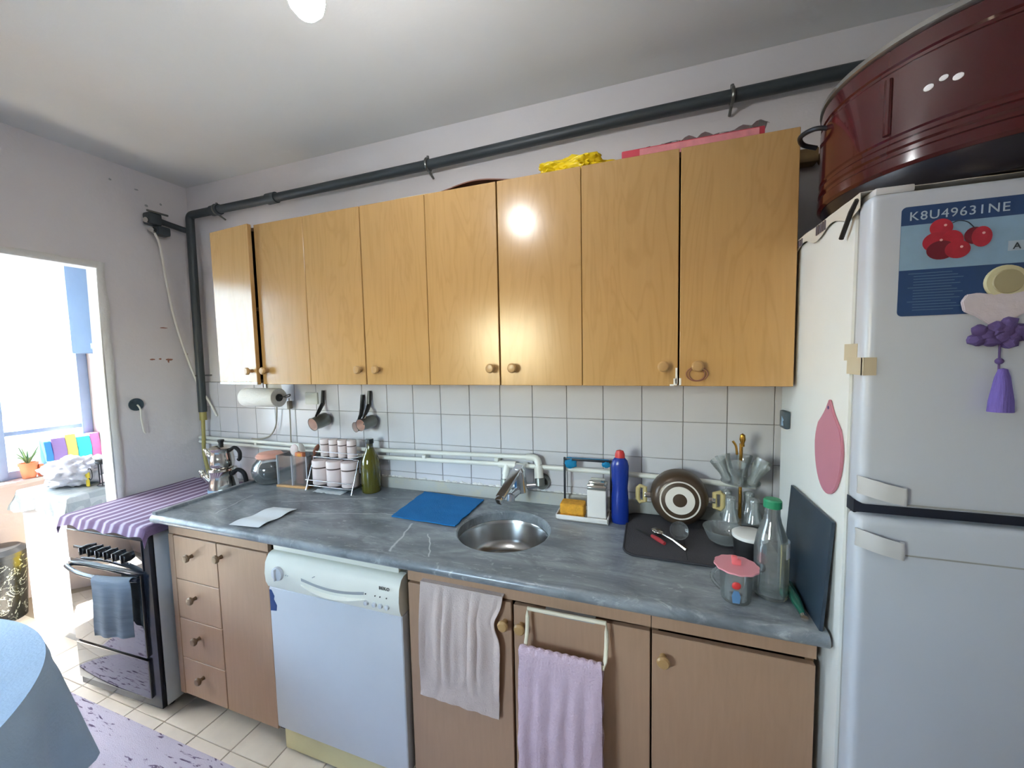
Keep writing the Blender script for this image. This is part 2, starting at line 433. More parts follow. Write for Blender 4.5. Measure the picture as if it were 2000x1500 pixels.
def T(x, y, z): return Matrix.Translation((x, y, z))
def RX(a): return Matrix.Rotation(math.radians(a), 4, 'X')
def RY(a): return Matrix.Rotation(math.radians(a), 4, 'Y')
def RZ(a): return Matrix.Rotation(math.radians(a), 4, 'Z')
FACE = RX(90)      # local z -> world -y  (shapes facing the room from the back wall)

def thing(name, label, cat, loc, rz=0.0, group=None):
    o = bpy.data.objects.new(name, None); COL.objects.link(o); o.empty_display_size = .05
    o.location = loc; o.rotation_euler = (0, 0, math.radians(rz))
    o['label'] = label; o['category'] = cat
    if group: o['group'] = group
    return o
def rootmat(o):
    while o.parent: o = o.parent
    return Matrix.Translation(o.location) @ o.rotation_euler.to_matrix().to_4x4()
def mesh_from(g, m, smooth=35):
    me = bpy.data.meshes.new('m'); g.bm.to_mesh(me); g.bm.free()
    me.materials.append(MATS[m])
    if smooth:
        me.polygons.foreach_set('use_smooth', [True] * len(me.polygons))
        me.set_sharp_from_angle(angle=math.radians(smooth))
    return me
def part(name, g, m, parent, smooth=35, label=None, world=True):
    me = mesh_from(g, m, smooth); me.name = name
    o = bpy.data.objects.new(name, me); COL.objects.link(o)
    if world: me.transform(rootmat(parent).inverted())
    o.parent = parent
    if label: o['label'] = label
    return o
def single(name, g, m, label, cat, group=None, smooth=35, keep_origin=False):
    me = mesh_from(g, m, smooth); me.name = name
    o = bpy.data.objects.new(name, me); COL.objects.link(o)
    if not keep_origin:
        xs = [v.co.x for v in me.vertices]; ys = [v.co.y for v in me.vertices]; zs = [v.co.z for v in me.vertices]
        p = Vector(((min(xs) + max(xs)) / 2, (min(ys) + max(ys)) / 2, min(zs))); me.transform(Matrix.Translation(-p)); o.location = p
    o['label'] = label; o['category'] = cat
    if group: o['group'] = group
    return o
def struct(name, g, m, smooth=0):
    me = mesh_from(g, m, smooth); me.name = name
    o = bpy.data.objects.new(name, me); COL.objects.link(o); o['kind'] = 'structure'
    return o
def dup(root, loc, label, rz=None):
    r = root.copy(); COL.objects.link(r); r.location = loc; r['label'] = label
    if rz is not None: r.rotation_euler = (0, 0, math.radians(rz))
    for ch in root.children:
        k = ch.copy(); COL.objects.link(k); k.parent = r
        for gc in ch.children:
            q = gc.copy(); COL.objects.link(q); q.parent = k
    return r
def text_mesh(txt, size, depth=.0006, spacing=1.0):
    cu = bpy.data.curves.new('txt', 'FONT'); cu.body = txt; cu.size = size; cu.extrude = depth; cu.align_x = 'LEFT'; cu.resolution_u = 3; cu.space_character = spacing
    to = bpy.data.objects.new('txt', cu); COL.objects.link(to)
    me = bpy.data.meshes.new_from_object(to.evaluated_get(bpy.context.evaluated_depsgraph_get()))
    bpy.data.objects.remove(to)
    g = G(); g.bm.from_mesh(me); bpy.data.meshes.remove(me)
    return g
def arc(p0, p1, p2, n=10):
    p0, p1, p2 = Vector(p0), Vector(p1), Vector(p2)
    return [(1 - t) ** 2 * p0 + 2 * t * (1 - t) * p1 + t * t * p2 for t in [i / n for i in range(n + 1)]]
def spline(pts, n=8):
    P = [Vector(p) for p in pts]; P = [2 * P[0] - P[1]] + P + [2 * P[-1] - P[-2]]; out = []
    for i in range(1, len(P) - 2):
        for k in range(n):
            t = k / n; a, b, cc, d = P[i - 1:i + 3]
            out.append(.5 * ((2 * b) + (cc - a) * t + (2 * a - 5 * b + 4 * cc - d) * t * t + (3 * b - a - 3 * cc + d) * t ** 3))
    out.append(P[-2]); return out

# ================================================================== SETTING
H = 2.613; ZC = .914
wb = struct('wall_back', G().box(-.0, 4.1, .008, .12, 0, H), 'wall_paint')
# wall tiles, 15 cm, each its own piece
gt = G().box(0, 3.115, .002, .009, ZC - .06, 1.449); part('grout_bed', gt, 'grout', wb, 0)
ROWS = [(.9985, 1.1455), (1.1475, 1.2945), (1.2965, 1.4455)]
tile_me = {}
def tile_piece(parent, name, x0, x1, z0, z1):
    key = (round(x1 - x0, 3), round(z1 - z0, 3))
    if key not in tile_me:
        tile_me[key] = mesh_from(G().box(0, x1 - x0, -.006, 0, 0, z1 - z0, .0012, 1), 'tile_glaze', 40)
    o = bpy.data.objects.new(name, tile_me[key]); COL.objects.link(o); o.location = (x0, .003, z0); o.parent = parent
xs_t = [2.1473 - .1525 * k for k in range(1, 15)][::-1] + [2.1473 + .1525 * k for k in range(0, 7)]
xs_t = [x for x in xs_t if x > .02] ; edges_x = [.004] + xs_t + ([3.11] if xs_t[-1] < 3.09 else [])
for a, b_ in zip(edges_x, edges_x[1:]):
    for z0, z1 in [(ZC - .05, .9965)] + ROWS:
        tile_piece(wb, 'tile', a + .0012, b_ - .0012, z0, z1)

JY = -.435; DT = 2.055
gl = G().box(-.09, 0, JY, .12, 0, H).box(-.09, 0, -1.40, JY, DT, H).box(-.09, 0, -2.9, -1.40, 0, H)
wl = struct('wall_left', gl, 'wall_paint')
for y, z, a, b_ in ((-.232, 1.590, .012, .004), (-.195, 1.592, .007, .004), (-.150, 1.588, .018, .005), (-.155, 1.582, .004, .012), (-.060, 1.62, .010, .004), (-.20, 2.44, .008, .006), (-.13, 2.47, .006, .006), (-.165, 1.77, .020, .003), (-.35, 2.52, .006, .005), (-.24, 2.51, .009, .004)):
    gs = G().blob(.0005, y, z, .0012, a, b_, .4, 3, 2, y * 50); part('scuff', gs, 'brown_wood' if z < 2 else 'grey_plastic', wl)
# rough plaster lining of the doorway
gj = G()
def rough_strip(a, b_, wid_dir, wid, out_dir, th, n=40, seed=1):
    a, b_, wd, od = Vector(a), Vector(b_), Vector(wid_dir), Vector(out_dir)
    def fn(u, v):
        p = a.lerp(b_, u); k = wid * (1 + .35 * mnoise.noise(Vector((u * 14, seed, 0))) + .25 * mnoise.noise(Vector((u * 40, seed, 5))))
        return p + wd * (k * v) + od * (th * (1 + .5 * mnoise.noise(Vector((u * 20, v * 3, seed)))) * (1 if 0 < v < 1 else .15))
    gj.sheet(n, 4, fn, .004)
rough_strip((0, JY, 0), (0, JY, DT + .03), (0, 1, 0), .030, (1, 0, 0), .006, seed=2)
rough_strip((-.002, JY, DT), (-.088, JY, DT), (0, 0, -1), DT, (0, -1, 0), .006, 8, seed=3)
rough_strip((0, JY, DT), (0, -1.40, DT), (0, 0, 1), .028, (1, 0, 0), .006, seed=4)
struct('trim_1', gj, 'rough_plaster', 50)
struct('ceiling', G().box(-.09, 4.1, -2.9, .12, H, H + .1), 'ceiling_paint')
struct('wall_right', G().box(4.0, 4.12, -2.9, .12, 0, H), 'wall_paint')
F0, F1, FZ0, FZ1 = .85, 1.6, 1.3, 2.0      # unseen window added behind the viewer for frontal fill light
struct('wall_front', G().box(-.12, F0, -3.0, -2.9, 0, H).box(F1, 4.12, -3.0, -2.9, 0, H).box(F0, F1, -3.0, -2.9, 0, FZ0).box(F0, F1, -3.0, -2.9, FZ1, H), 'wall_paint')
w2 = struct('fill_window', G().box(F0, F1, -2.98, -2.93, FZ0, FZ0 + .05, .004).box(F0, F1, -2.98, -2.93, FZ1 - .05, FZ1, .004).box(F0, F0 + .05, -2.98, -2.93, FZ0, FZ1, .004).box(F1 - .05, F1, -2.98, -2.93, FZ0, FZ1, .004).box(1.225, 1.275, -2.98, -2.93, FZ0, FZ1, .004), 'upvc_frame')
for x0, x1 in ((F0 + .05, 1.225), (1.275, F1 - .05)): part('pane', G().box(x0, x1, -2.957, -2.953, FZ0 + .05, FZ1 - .05), 'window_glass', w2, 0)
fl = struct('floor', G().box(-1.5, 4.1, -2.9, .12, -.1, -.004), 'floor_grout')
fme = mesh_from(G().box(.0015, .2035, .0015, .2035, -.006, 0, .0015, 1), 'floor_tile', 40)
for i in range(-9, 14):
    for j in range(-8, 0):
        o = bpy.data.objects.new('floor_tile', fme); COL.objects.link(o); o.parent = fl
        o.location = (.631 + i * .205, -.20 + j * .205 + .205 - .44 + .0, 0)
# balcony shell
struct('wall_balcony_side', G().box(-1.5, -.09, .09, .2, 0, 2.6), 'balcony_paint')
struct('wall_balcony_end', G().box(-1.5, -.09, -2.5, -2.4, 0, 2.6), 'balcony_paint')
struct('wall_parapet', G().box(-1.47, -1.33, -2.4, .09, 0, .79).box(-1.5, -1.27, -2.4, .09, .79, .815, .004), 'balcony_paint')
struct('ceiling_balcony', G().box(-1.7, -.09, -2.5, .2, 2.6, 2.7), 'balcony_paint')
w1 = struct('window_1', G().box(-1.43, -1.37, -2.4, .09, .815, .87, .006).box(-1.43, -1.37, -2.4, .09, 2.54, 2.6, .006), 'upvc_frame')
for y0, y1 in ((-.415, -.345), (.03, .09), (-1.2, -1.13), (-2.4, -2.34)):
    part('window_post', G().box(-1.43, -1.365, y0, y1, .815, 2.6, .006), 'upvc_frame', w1)
part('window_transom', G().box(-1.425, -1.375, -.345, .03, 1.105, 1.135, .004), 'upvc_frame', w1)
for y0, y1 in ((-.345, .03), (-1.13, -.415), (-2.34, -1.2)):
    part('pane', G().box(-1.402, -1.398, y0, y1, .87, 2.54), 'window_glass', w1, 0)

# far house across the street
fh = thing('far_house', 'pale sunlit house with grey windows seen beyond the balcony glass', 'building', (-10, 2.5, -6))
part('facade', G().box(-13, -9, -9, 12, -6, 7.5), 'far_facade', fh, 0)
for yy in (.6, 1.5, 2.22, 2.6, 3.3, 4.1):
    for zz in (.66, 3.4):
        part('window_frame', G().box(-9.0, -8.97, yy - .16, yy + .16, zz - .03, zz + .48), 'upvc_frame', fh, 0)
        part('pane', G().box(-8.97, -8.955, yy - .13, yy + .13, zz, zz + .45), 'far_window', fh, 0)
part('ledge', G().box(-9, -8.85, -9, 12, .1, .22), 'far_facade', fh, 0)

# ================================================================== UPPER CABINETS
UZ0, UZ1, UD = 1.464, 2.171, .33
def knob(parent, x, y, z, m='knob_tan', M=None):
    g = G().lathe([(0, 0), (.009, 0), (.007, .008), (.0075, .012), (.0165, .020), (.017, .026), (.013, .031), (0, .033)], 20, T(x, y, z) @ FACE)
    if M is not None: g.xf(M)
    return part('knob', g, m, parent)
def upper(x0, xm, x1, label, kx, ajar=0.0, chips=False):
    t = thing('wall_cabinet', label, 'cabinet', ((x0 + x1) / 2, -.16, UZ0), group='wall cabinets above the worktop')
    g = G(); yb = -.004; yf = -UD + .019
    g.box(x0 + .001, x0 + .017, yf, yb, UZ0, UZ1).box(x1 - .017, x1 - .001, yf, yb, UZ0, UZ1)
    g.box(x0 + .017, x1 - .017, yf, yb, UZ0, UZ0 + .016).box(x0 + .017, x1 - .017, yf, yb, UZ1 - .016, UZ1).box(x0 + .017, x1 - .017, yb - .006, yb, UZ0 + .016, UZ1 - .016)
    g.box(x0 + .017, x1 - .017, yf + .02, yb - .006, 1.80, 1.816)
    part('body', g, 'carcass_edge', t, 0)
    for k, (a, b_) in enumerate(((x0 + .001, xm - .0025), (xm + .0025, x1 - .001))):
        M = None
        if k == 0 and ajar: M = T(a, -UD + .018, 0) @ RZ(-ajar) @ T(-a, UD - .018, 0)
        gd = G().box(a, b_, -UD, -UD + .018, UZ0 - .003, UZ1 + .003, .0015, 1)
        if M is not None: gd.xf(M)
        d = part('door', gd, 'oak_laminate', t)
        knob(d, kx[k], -UD, 1.523, M=M)
        if chips and k == 0:
            gc = G()
            for i in range(24):
                xx = a + (b_ - a) * i / 24; hh = .008 + .010 * abs(mnoise.noise(Vector((i * .7, 0, 3))))
                gc.box(xx, xx + (b_ - a) / 24, -UD - .0012, -UD + .003, UZ0 - .0035, UZ0 + hh)
            gc.xf(M); part('chipped_edge', gc, 'chipped_white', d, 0, 'white chipped strip where the laminate has broken off')
    return t
cab1 = upper(.678, .9585, 1.244, 'leftmost wall cabinet, its left door ajar with a white chipped lower edge', (.926, .99), 5.0, True)
cab2 = upper(1.244, 1.538, 1.836, 'second wall cabinet from the left, above the hanging coffee pots', (1.512, 1.60))
cab3 = upper(1.836, 2.125, 2.420, 'third wall cabinet from the left, above the blue cloth and the lamp reflection on it', (2.095, 2.178))
cab4 = upper(2.420, 2.717, 3.021, 'rightmost wall cabinet beside the fridge, under the red box', (2.672, 2.768))
# paint splashes at the meeting edges of the last cabinet's doors
g = G()
for (x, z, w_, h_) in ((2.711, 1.468, .006, .05), (2.7075, 1.463, .010, .022), (2.722, 1.464, .006, .022), (2.698, 1.461, .012, .006)):
    g.box(x - w_ / 2, x + w_ / 2, -UD - .0012, -UD + .002, z, z + h_, .0006, 1)
part('paint_splash', g, 'chipped_white', cab4, label='white paint crumbs along the door gap')
g = G().tube([(2.768 + .030 * math.cos(a), -UD - .007 - .004 * math.sin(a), 1.511 + .022 * math.sin(a) - .012) for a in [2 * math.pi * i / 24 for i in range(24)]], .0016, 6, True)
g.tube([(2.768 + .022 * math.cos(a), -UD - .006, 1.508 + .019 * math.sin(a) - .010) for a in [2 * math.pi * i / 24 for i in range(24)]], .0016, 6, True)
single('rubber_band', g, 'brown_wood', 'brown elastic bands looped over the rightmost wall cabinet knob', 'band')

# things on the wall cabinets
g = G(); ZT = UZ1 + .0035
g.blob(2.378, -.20, ZT + .034, .128, .075, .048, .38, 2.6, 5, 3, flat=ZT)
single('yellow_bag', g, 'yellow_bag', 'crumpled yellow plastic bag lying on top of the wall cabinets', 'bag')
t = thing('flat_box', 'flat red and pink box in clear wrap on the rightmost wall cabinet', 'box', (2.74, -.19, ZT))
part('body', G().box(2.545, 2.945, -.29, -.05, ZT, ZT + .040, .004), 'red_box', t)
part('print_band', G().box(2.60, 2.93, -.2915, -.289, ZT + .004, ZT + .036, .0005, 1), 'pink_box_print', t, label='faded pink printed side')
g = G().sheet(30, 10, lambda u, v: Vector((2.62 + .34 * u, -.27 + .2 * v, ZT + .042 + .035 * abs(mnoise.noise(Vector((u * 7, v * 4, 2)))) + .012 * u)), .001)
single('clear_wrap', g, 'acrylic', 'crumpled clear plastic sheet on top of the red box', 'plastic sheet')
g = G().sheet(20, 4, lambda u, v: Vector((1.86 + .36 * u, -.31 + .22 * v, ZT + .003 + .024 * math.sin(math.pi * u * .9 + .2) ** 2)), .004)
single('brown_tray', g, 'brown_thing', 'thin bowed brown tray on top of the middle wall cabinets', 'tray')
single('cream_slat', G().box(1.70, 1.845, -.315, -.20, ZT, ZT + .008, .002), 'cream_board', 'thin cream board end on the second wall cabinet', 'board')
t = thing('wall_plug', 'small brown junction box on the wall between rightmost cabinet and pot', 'junction box', (3.145, -.01, 2.18))
part('box', G().box(3.10, 3.16, -.04, .008, 2.19, 2.235, .005), 'plug_brown', t); part('cap', G().cyl((3.165, -.02, 2.2), (3.185, -.022, 2.205), .018), 'plug_brown', t)

# ================================================================== PENDANT LAMP
t = thing('pendant_bulb', 'glowing bare bulb hanging from the ceiling', 'lamp', (2.010, -1.02, 2.20))
LX, LY, LZ = 2.004, -1.013, 2.255
part('bulb', G().lathe([(0, 0), (.018, .004), (.030, .018), (.034, .034), (.030, .052), (.018, .072), (.014, .085), (0, .085)], 24, T(LX, LY, LZ - .03)), 'bulb_glow', t)
part('holder', G().lathe([(0, 0), (.016, 0), (.019, .012), (.017, .045), (.006, .055), (0, .055)], 20, T(LX, LY, LZ + .055)), 'lamp_holder', t)
part('cord', G().cyl((LX, LY, LZ + .10), (LX, LY, H - .02), .003, 8), 'cable_white', t)
part('ceiling_rose', G().lathe([(0, 0), (.02, 0), (.035, .02), (0, .02)], 20, T(LX, LY, H - .02)), 'lamp_holder', t)

# ================================================================== GAS PIPE
t = thing('gas_pipe', 'dark grey gas pipe running along the wall under the ceiling', 'pipe', (1.7, -.05, 1.28))
PR = .0215
pts = [(.085, -.045, 1.27), (.092, -.045, 1.8), (.10, -.045, 2.38)] + arc((.10, -.045, 2.395), (.10, -.045, 2.423), (.13, -.045, 2.424), 6) + [(.75, -.045, 2.424), (1.7, -.045, 2.430), (2.5, -.045, 2.447), (3.6, -.045, 2.452)]
part('pipe', G().tube(pts, PR, 14), 'gas_pipe_paint', t)
for x, z in ((.322, 2.423), (.749, 2.424)):
    part('coupling', G().cyl((x - .03, -.045, z), (x + .03, -.045, z + .001), PR + .006, 16), 'gas_pipe_paint', t)
for x, z in ((.33, 2.424), (1.692, 2.430), (2.9, 2.449)):
    g = G().tube([(x, -.045 + (PR + .004) * math.cos(a), z + (PR + .004) * math.sin(a)) for a in [2 * math.pi * i / 20 for i in range(20)]], .006, 8, True)
    g.cyl((x, -.045, z - PR), (x, .0, z - PR - .02), .005, 8).cyl((x, -.045, z + PR), (x, -.045, z + PR + .016), .006, 8)
    part('clamp', g, 'dull_metal', t)
g = G().tube([(.087, -.045 + (PR + .003) * math.cos(a), 1.49 + (PR + .003) * math.sin(a) * .15) for a in [2 * math.pi * i / 20 for i in range(20)]], .005, 8, True).cyl((.087, -.045, 1.49), (.12, .0, 1.49), .004, 8)
part('clamp', g, 'dull_metal', t)
part('branch', G().tube(spline([(.098, -.045, 2.335), (.07, -.06, 2.34), (.052, -.10, 2.35), (.05, -.17, 2.358)], 5), .016, 12), 'gas_pipe_paint', t)
t = thing('gas_valve', 'dark gas valve with silver caps on the left wall near the ceiling', 'valve', (.05, -.20, 2.28))
part('body', G().box(.02, .085, -.235, -.175, 2.325, 2.39, .012).box(.03, .09, -.20, -.14, 2.275, 2.325, .012), 'gas_pipe_paint', t)
for y, z in ((-.245, 2.345), (-.222, 2.30)):
    part('cap', G().cyl((.055, y + .03, z), (.065, y, z - .003), .014, 14), 'steel_polished', t)
part('lever', G().box(.085, .095, -.25, -.15, 2.383, 2.393, .003), 'dull_metal', t)
g = G().tube(spline([(.06, -.205, 2.285), (.045, -.175, 2.22), (.03, -.15, 2.03), (.03, -.12, 1.80), (.04, -.08, 1.60), (.07, -.05, 1.44), (.115, -.02, 1.32), (.15, -.008, 1.24)], 8), .006, 8)
single('white_cable', g, 'cable_white', 'thin white cable hanging from the gas valve down to the tiles', 'cable')
g = G().tube(spline([(.085, -.045, 1.27), (.082, -.048, 1.15), (.085, -.055, 1.02), (.12, -.06, .90), (.13, -.05, .80)], 8), .010, 10)
g.cyl((.085, -.045, 1.22), (.085, -.045, 1.275), .018, 12)
single('gas_hose', g, 'hose_yellow', 'yellowish gas hose dropping behind the stove', 'hose')
t = thing('cable_outlet', 'round dark wall box with a loose white wire on the left wall', 'outlet', (.006, -.325, 1.25))
part('box', G().lathe([(0, 0), (.026, 0), (.034, .003), (.034, .006), (.030, .006), (.024, .002), (0, .002)], 24, T(0, -.325, 1.347) @ RY(90)), 'magnet_dark', t)
part('wire', G().tube(spline([(.004, -.32, 1.345), (.016, -.315, 1.32), (.014, -.313, 1.26), (.012, -.306, 1.20), (.014, -.30, 1.185)], 6), .004, 8), 'cable_white', t)

# ================================================================== PVC WATER PIPES AND TAP
t = thing('water_pipe', 'upper white plastic water pipe ending in an elbow above the tap', 'pipe', (1.1, -.03, 1.09))
up = [(.02, -.03, 1.108), (.8, -.03, 1.104), (1.34, -.03, 1.106), (2.12, -.03, 1.122)] + arc((2.15, -.03, 1.123), (2.178, -.032, 1.123), (2.180, -.036, 1.095), 8) + [(2.183, -.045, 1.07)]
part('pipe', G().tube(up, .0105, 12), 'pvc_white', t)
part('elbow', G().tube([(2.125, -.03, 1.122)] + arc((2.15, -.03, 1.123), (2.180, -.032, 1.123), (2.181, -.038, 1.095), 8), .0155, 14), 'pvc_white', t)
part('adaptor', G().cyl((2.182, -.042, 1.082), (2.186, -.050, 1.040), .0195, 16).cyl((2.181, -.040, 1.09), (2.182, -.042, 1.08), .017, 16), 'pvc_white', t)
t = thing('water_pipe', 'lower white plastic water pipe running along the tiles behind the counter', 'pipe', (1.5, -.03, 1.06))
lo = [(.02, -.03, 1.083), (.8, -.03, 1.075), (1.34, -.03, 1.071), (2.0, -.03, 1.082), (2.45, -.03, 1.083), (3.0, -.03, 1.070)]
part('pipe', G().tube(lo, .0105, 12), 'pvc_white', t)
part('tee', G().cyl((1.995, -.03, 1.082), (2.075, -.03, 1.083), .016, 16).cyl((2.035, -.032, 1.082), (2.03, -.045, 1.04), .0155, 16).cyl((2.031, -.043, 1.045), (2.028, -.050, 1.015), .013, 14), 'pvc_white', t)
for x, z in ((1.611, 1.089), (1.985, 1.10), (2.115, 1.083), (.5, 1.092)):
    o = part('clip', G().box(x - .010, x + .010, -.043, .003, z - .006, z + .010, .003), 'pvc_white', t)
t = thing('mixer_tap', 'chrome wall-mounted mixer tap over the round sink', 'tap', (2.11, -.02, .94))
part('inlet', G().cyl((2.186, -.045, 1.035), (2.190, -.055, 1.005), .022, 16).cyl((2.19, -.004, 1.012), (2.19, -.03, 1.012), .036, 24, .030), 'dull_metal', t)
part('inlet', G().cyl((2.028, -.048, 1.022), (2.03, -.055, .992), .019, 16), 'dull_metal', t)
part('crossbar', G().tube([(2.185, -.055, 1.010), (2.15, -.062, 1.006), (2.10, -.075, 1.0), (2.06, -.066, .998), (2.03, -.056, .998)], [.014, .0135, .018, .0135, .014], 14), 'chrome', t)
part('body', G().cyl((2.112, -.080, .985), (2.108, -.088, 1.075), .030, 20, .026).cyl((2.108, -.088, 1.075), (2.107, -.090, 1.090), .026, 20, .018), 'chrome', t)
part('spout', G().tube([(2.11, -.085, .995), (2.10, -.12, .990), (2.092, -.15, .984)], [.017, .0165, .016], 16).cyl((2.092, -.148, .992), (2.091, -.152, .966), .0165, 16), 'chrome', t)
Ml = T(2.104, -.092, 1.083) @ Vector((-.030, -.125, -.075)).to_track_quat('Z', 'Y').to_matrix().to_4x4()
part('lever', G().box(-.019, .019, -.009, .009, -.022, .160, .004, 2, Ml).box(-.013, .013, -.020, .009, .150, .178, .004, 2, Ml), 'chrome', t)

# ================================================================== WORKTOP AND SINK
SCX, SCY, SR = 2.114, -.305, .172
def worktop():
    x0, x1, y0, y1, z0, z1 = .615, 3.022, -.597, .001, ZC - .037, ZC
    g = G(); b = bmesh.new(); n = 64; hs = .24
    sq = []
    for i in range(n):
        a = 2 * math.pi * i / n; cx_, sy_ = math.cos(a), math.sin(a); k = hs / max(abs(cx_), abs(sy_)); sq.append((SCX + cx_ * k, SCY + sy_ * k))
    ci = [(SCX + SR * math.cos(2 * math.pi * i / n), SCY + SR * math.sin(2 * math.pi * i / n)) for i in range(n)]
    ci2 = [(SCX + (SR + .006) * math.cos(2 * math.pi * i / n), SCY + (SR + .006) * math.sin(2 * math.pi * i / n)) for i in range(n)]
    V = lambda L, z: [b.verts.new((x, y, z)) for x, y in L]
    s1, c2, c1, cb, sb = V(sq, z1), V(ci2, z1), V(ci, z1 - .006), V(ci, z0), V(sq, z0)
    for i in range(n):
        j = (i + 1) % n
        for p, q in ((s1, c2), (c2, c1), (c1, cb), (cb, sb)): b.faces.new((p[i], p[j], q[j], q[i]))
    bmesh.ops.recalc_face_normals(b, faces=b.faces[:]); g._merge(b)
    sx0, sx1, sy0, sy1 = SCX - hs, SCX + hs, SCY - hs, SCY + hs
    g.box(x0, sx0, y0, y1, z0, z1).box(sx1, x1, y0, y1, z0, z1).box(sx0, sx1, y0, sy0, z0, z1).box(sx0, sx1, sy1, y1, z0, z1)
    return g
ct = thing('worktop', 'long grey marble worktop with white veins and a round sink hole', 'countertop', (0, 0, 0))
part('slab', worktop(), 'grey_marble', ct, 0)
part('front_edge', G().tube([(.60, -.597, ZC - .0185), (1.5, -.597, ZC - .0185), (3.022, -.597, ZC - .0185)], .0183, 16), 'grey_marble', ct)
part('end_lip', G().box(.596, .622, -.602, .0, ZC - .04, ZC + .012, .004), 'grey_marble', ct)
part('upstand', G().box(.64, 3.02, -.020, .002, ZC, .968, .003), 'grubby_stone', ct)
g = G()
for i in range(120):
    x = .7 + i * .019 + random.uniform(-.008, .008); r = random.uniform(.003, .008)
    g.blob(x, -.004, .968 + random.uniform(-.002, .004), r * 1.8, r * .9, r, .4, 2, 1, i)
mort = part('mortar_crumbs', g, 'chipped_white', ct, label='crumbling mortar along the top of the upstand'); mort['kind'] = 'stuff'
t = thing('sink', 'round stainless steel sink bowl set into the worktop', 'sink', (SCX, SCY, .745))
part('bowl', G().lathe([(SR + .012, ZC - .038), (SR - .001, ZC - .038), (SR - .006, ZC - .05), (SR - .014, .80), (SR - .030, .772), (SR - .06, .760), (.045, .754), (.04, .748), (.036, .748)], 64, T(SCX, SCY, 0)), 'steel_brushed', t, 50)
part('drain', G().lathe([(.040, .750), (.034, .752), (.028, .747), (0, .746)], 32, T(SCX, SCY, 0)), 'chrome', t)

# ================================================================== BASE CABINETS
FD = -.572
def front(parent, name, x0, x1, z0, z1, m='base_laminate'):
    return part(name, G().box(x0, x1, FD, FD + .018, z0, z1, .0015, 1), m, parent)
def carcass(t, x0, x1, z0=.083, top=.876):
    g = G().box(x0, x0 + .018, FD + .019, -.01, z0, top).box(x1 - .018, x1, FD + .019, -.01, z0, top).box(x0, x1, FD + .019, -.01, z0, z0 + .018).box(x0, x1, -.022, -.01, z0, top)
    part('body', g, 'carcass_edge', t, 0)
    part('rail', G().box(x0, x1, FD + .004, FD + .03, .822, top), 'base_laminate', t, 0)
    part('plinth', G().box(x0 + .01, x1 - .01, -.50, -.48, 0, z0), 'dark_gap', t, 0)
t = thing('drawer_cabinet', 'base cabinet with four drawers and a narrow door beside the dishwasher', 'cabinet', (.93, -.28, 0))
carcass(t, .637, 1.228)
part('side_stile', G().box(.637, .668, FD, FD + .02, .083, .82, .001, 1), 'base_laminate', t)
zs = [.085, .259, .443, .622, .818]
for (a, b_), kx_, in zip(zip(zs, zs[1:]), (.778, .772, .768, .765)):
    d = front(t, 'drawer', .671, .938, a + .0015, b_ - .0015); knob(d, kx_ + .02, FD, (a + b_) / 2 + .02, 'knob_wood')
d = front(t, 'door', .942, 1.226, .086, .8165); knob(d, .968, FD, .765, 'knob_wood')
t = thing('sink_cabinet', 'base cabinet under the sink with two doors hung with towels', 'cabinet', (2.25, -.28, 0))
carcass(t, 1.866, 2.637)
d = front(t, 'door', 1.868, 2.235, .05, .815); knob(d, 2.215, FD, .751, 'knob_tan')
d = front(t, 'door', 2.243, 2.635, .05, .811); knob(d, 2.268, FD, .752, 'knob_tan')
t = thing('corner_cabinet', 'base cabinet with one door next to the fridge', 'cabinet', (2.83, -.28, 0))
carcass(t, 2.639, 3.012)
d = front(t, 'door', 2.640, 3.010, .05, .808); knob(d, 2.668, FD, .749, 'knob_tan')

# ================================================================== DISHWASHER
t = thing('dishwasher', 'white dishwasher with a rounded control panel under the worktop', 'dishwasher', (1.55, -.3, 0))
DX0, DX1, DY = 1.247, 1.852, -.590
part('body', G().box(DX0 + .01, DX1 - .004, DY + .045, -.02, .10, .83).box(DX0 + .012, DX1 - .02, DY + .02, -.03, .838, .874, .004).box(DX0 + .02, DX1 - .02, DY + .05, -.1, .03, .1), 'appliance_cream', t)
part('kickplate', G().box(DX0 + .01, DX1 - .01, DY + .022, DY + .04, .015, .118, .003), 'old_cream', t)
part('door', G().box(DX0, DX1, DY, DY + .043, .122, .70, .008, 3), 'appliance_white', t)
prof = [(DY + .04, .702), (DY - .001, .702), (DY - .010, .725), (DY - .013, .76), (DY - .008, .80), (DY + .006, .826), (DY + .02, .833), (DY + .04, .833)]
cp = part('control_panel', G().prism(prof, DX1 - DX0 - .002, T(DX0 + .001, 0, 0) @ Matrix(((0, 0, 1, 0), (1, 0, 0, 0), (0, 1, 0, 0), (0, 0, 0, 1)))), 'appliance_cream', t, 60)
part('dial', G().lathe([(0, 0), (.027, 0), (.025, .010), (.012, .012), (0, .012)], 28, T(1.318, DY - .012, .770) @ FACE).box(1.3155, 1.3205, DY - .032, DY - .02, .748, .792, .002), 'appliance_white', cp)
def smile(u, v):
    x = 1.42 + .30 * u; zc_ = .742 - .020 * math.sin(math.pi * u); return Vector((x, DY - .010 - .016 * math.sin(math.pi * v) * math.sin(math.pi * u) ** .5, zc_ - .004 + .014 * v + .012 * (1 - math.sin(math.pi * u)) * (.5 - v)))
part('door_grip', G().sheet(30, 6, smile, .003), 'appliance_cream', cp)
part('grip_recess', G().sheet(30, 2, lambda u, v: Vector((1.43 + .28 * u, DY - .0135, .748 + .010 * v - .016 * math.sin(math.pi * u) + .012)), .001), 'grey_plastic', cp)
for x in (1.718, 1.752, 1.777, 1.803):
    part('button', G().lathe([(0, 0), (.0085, 0), (.0075, .008), (0, .010)], 16, T(x, DY - .010, .733) @ FACE), 'appliance_white', cp)
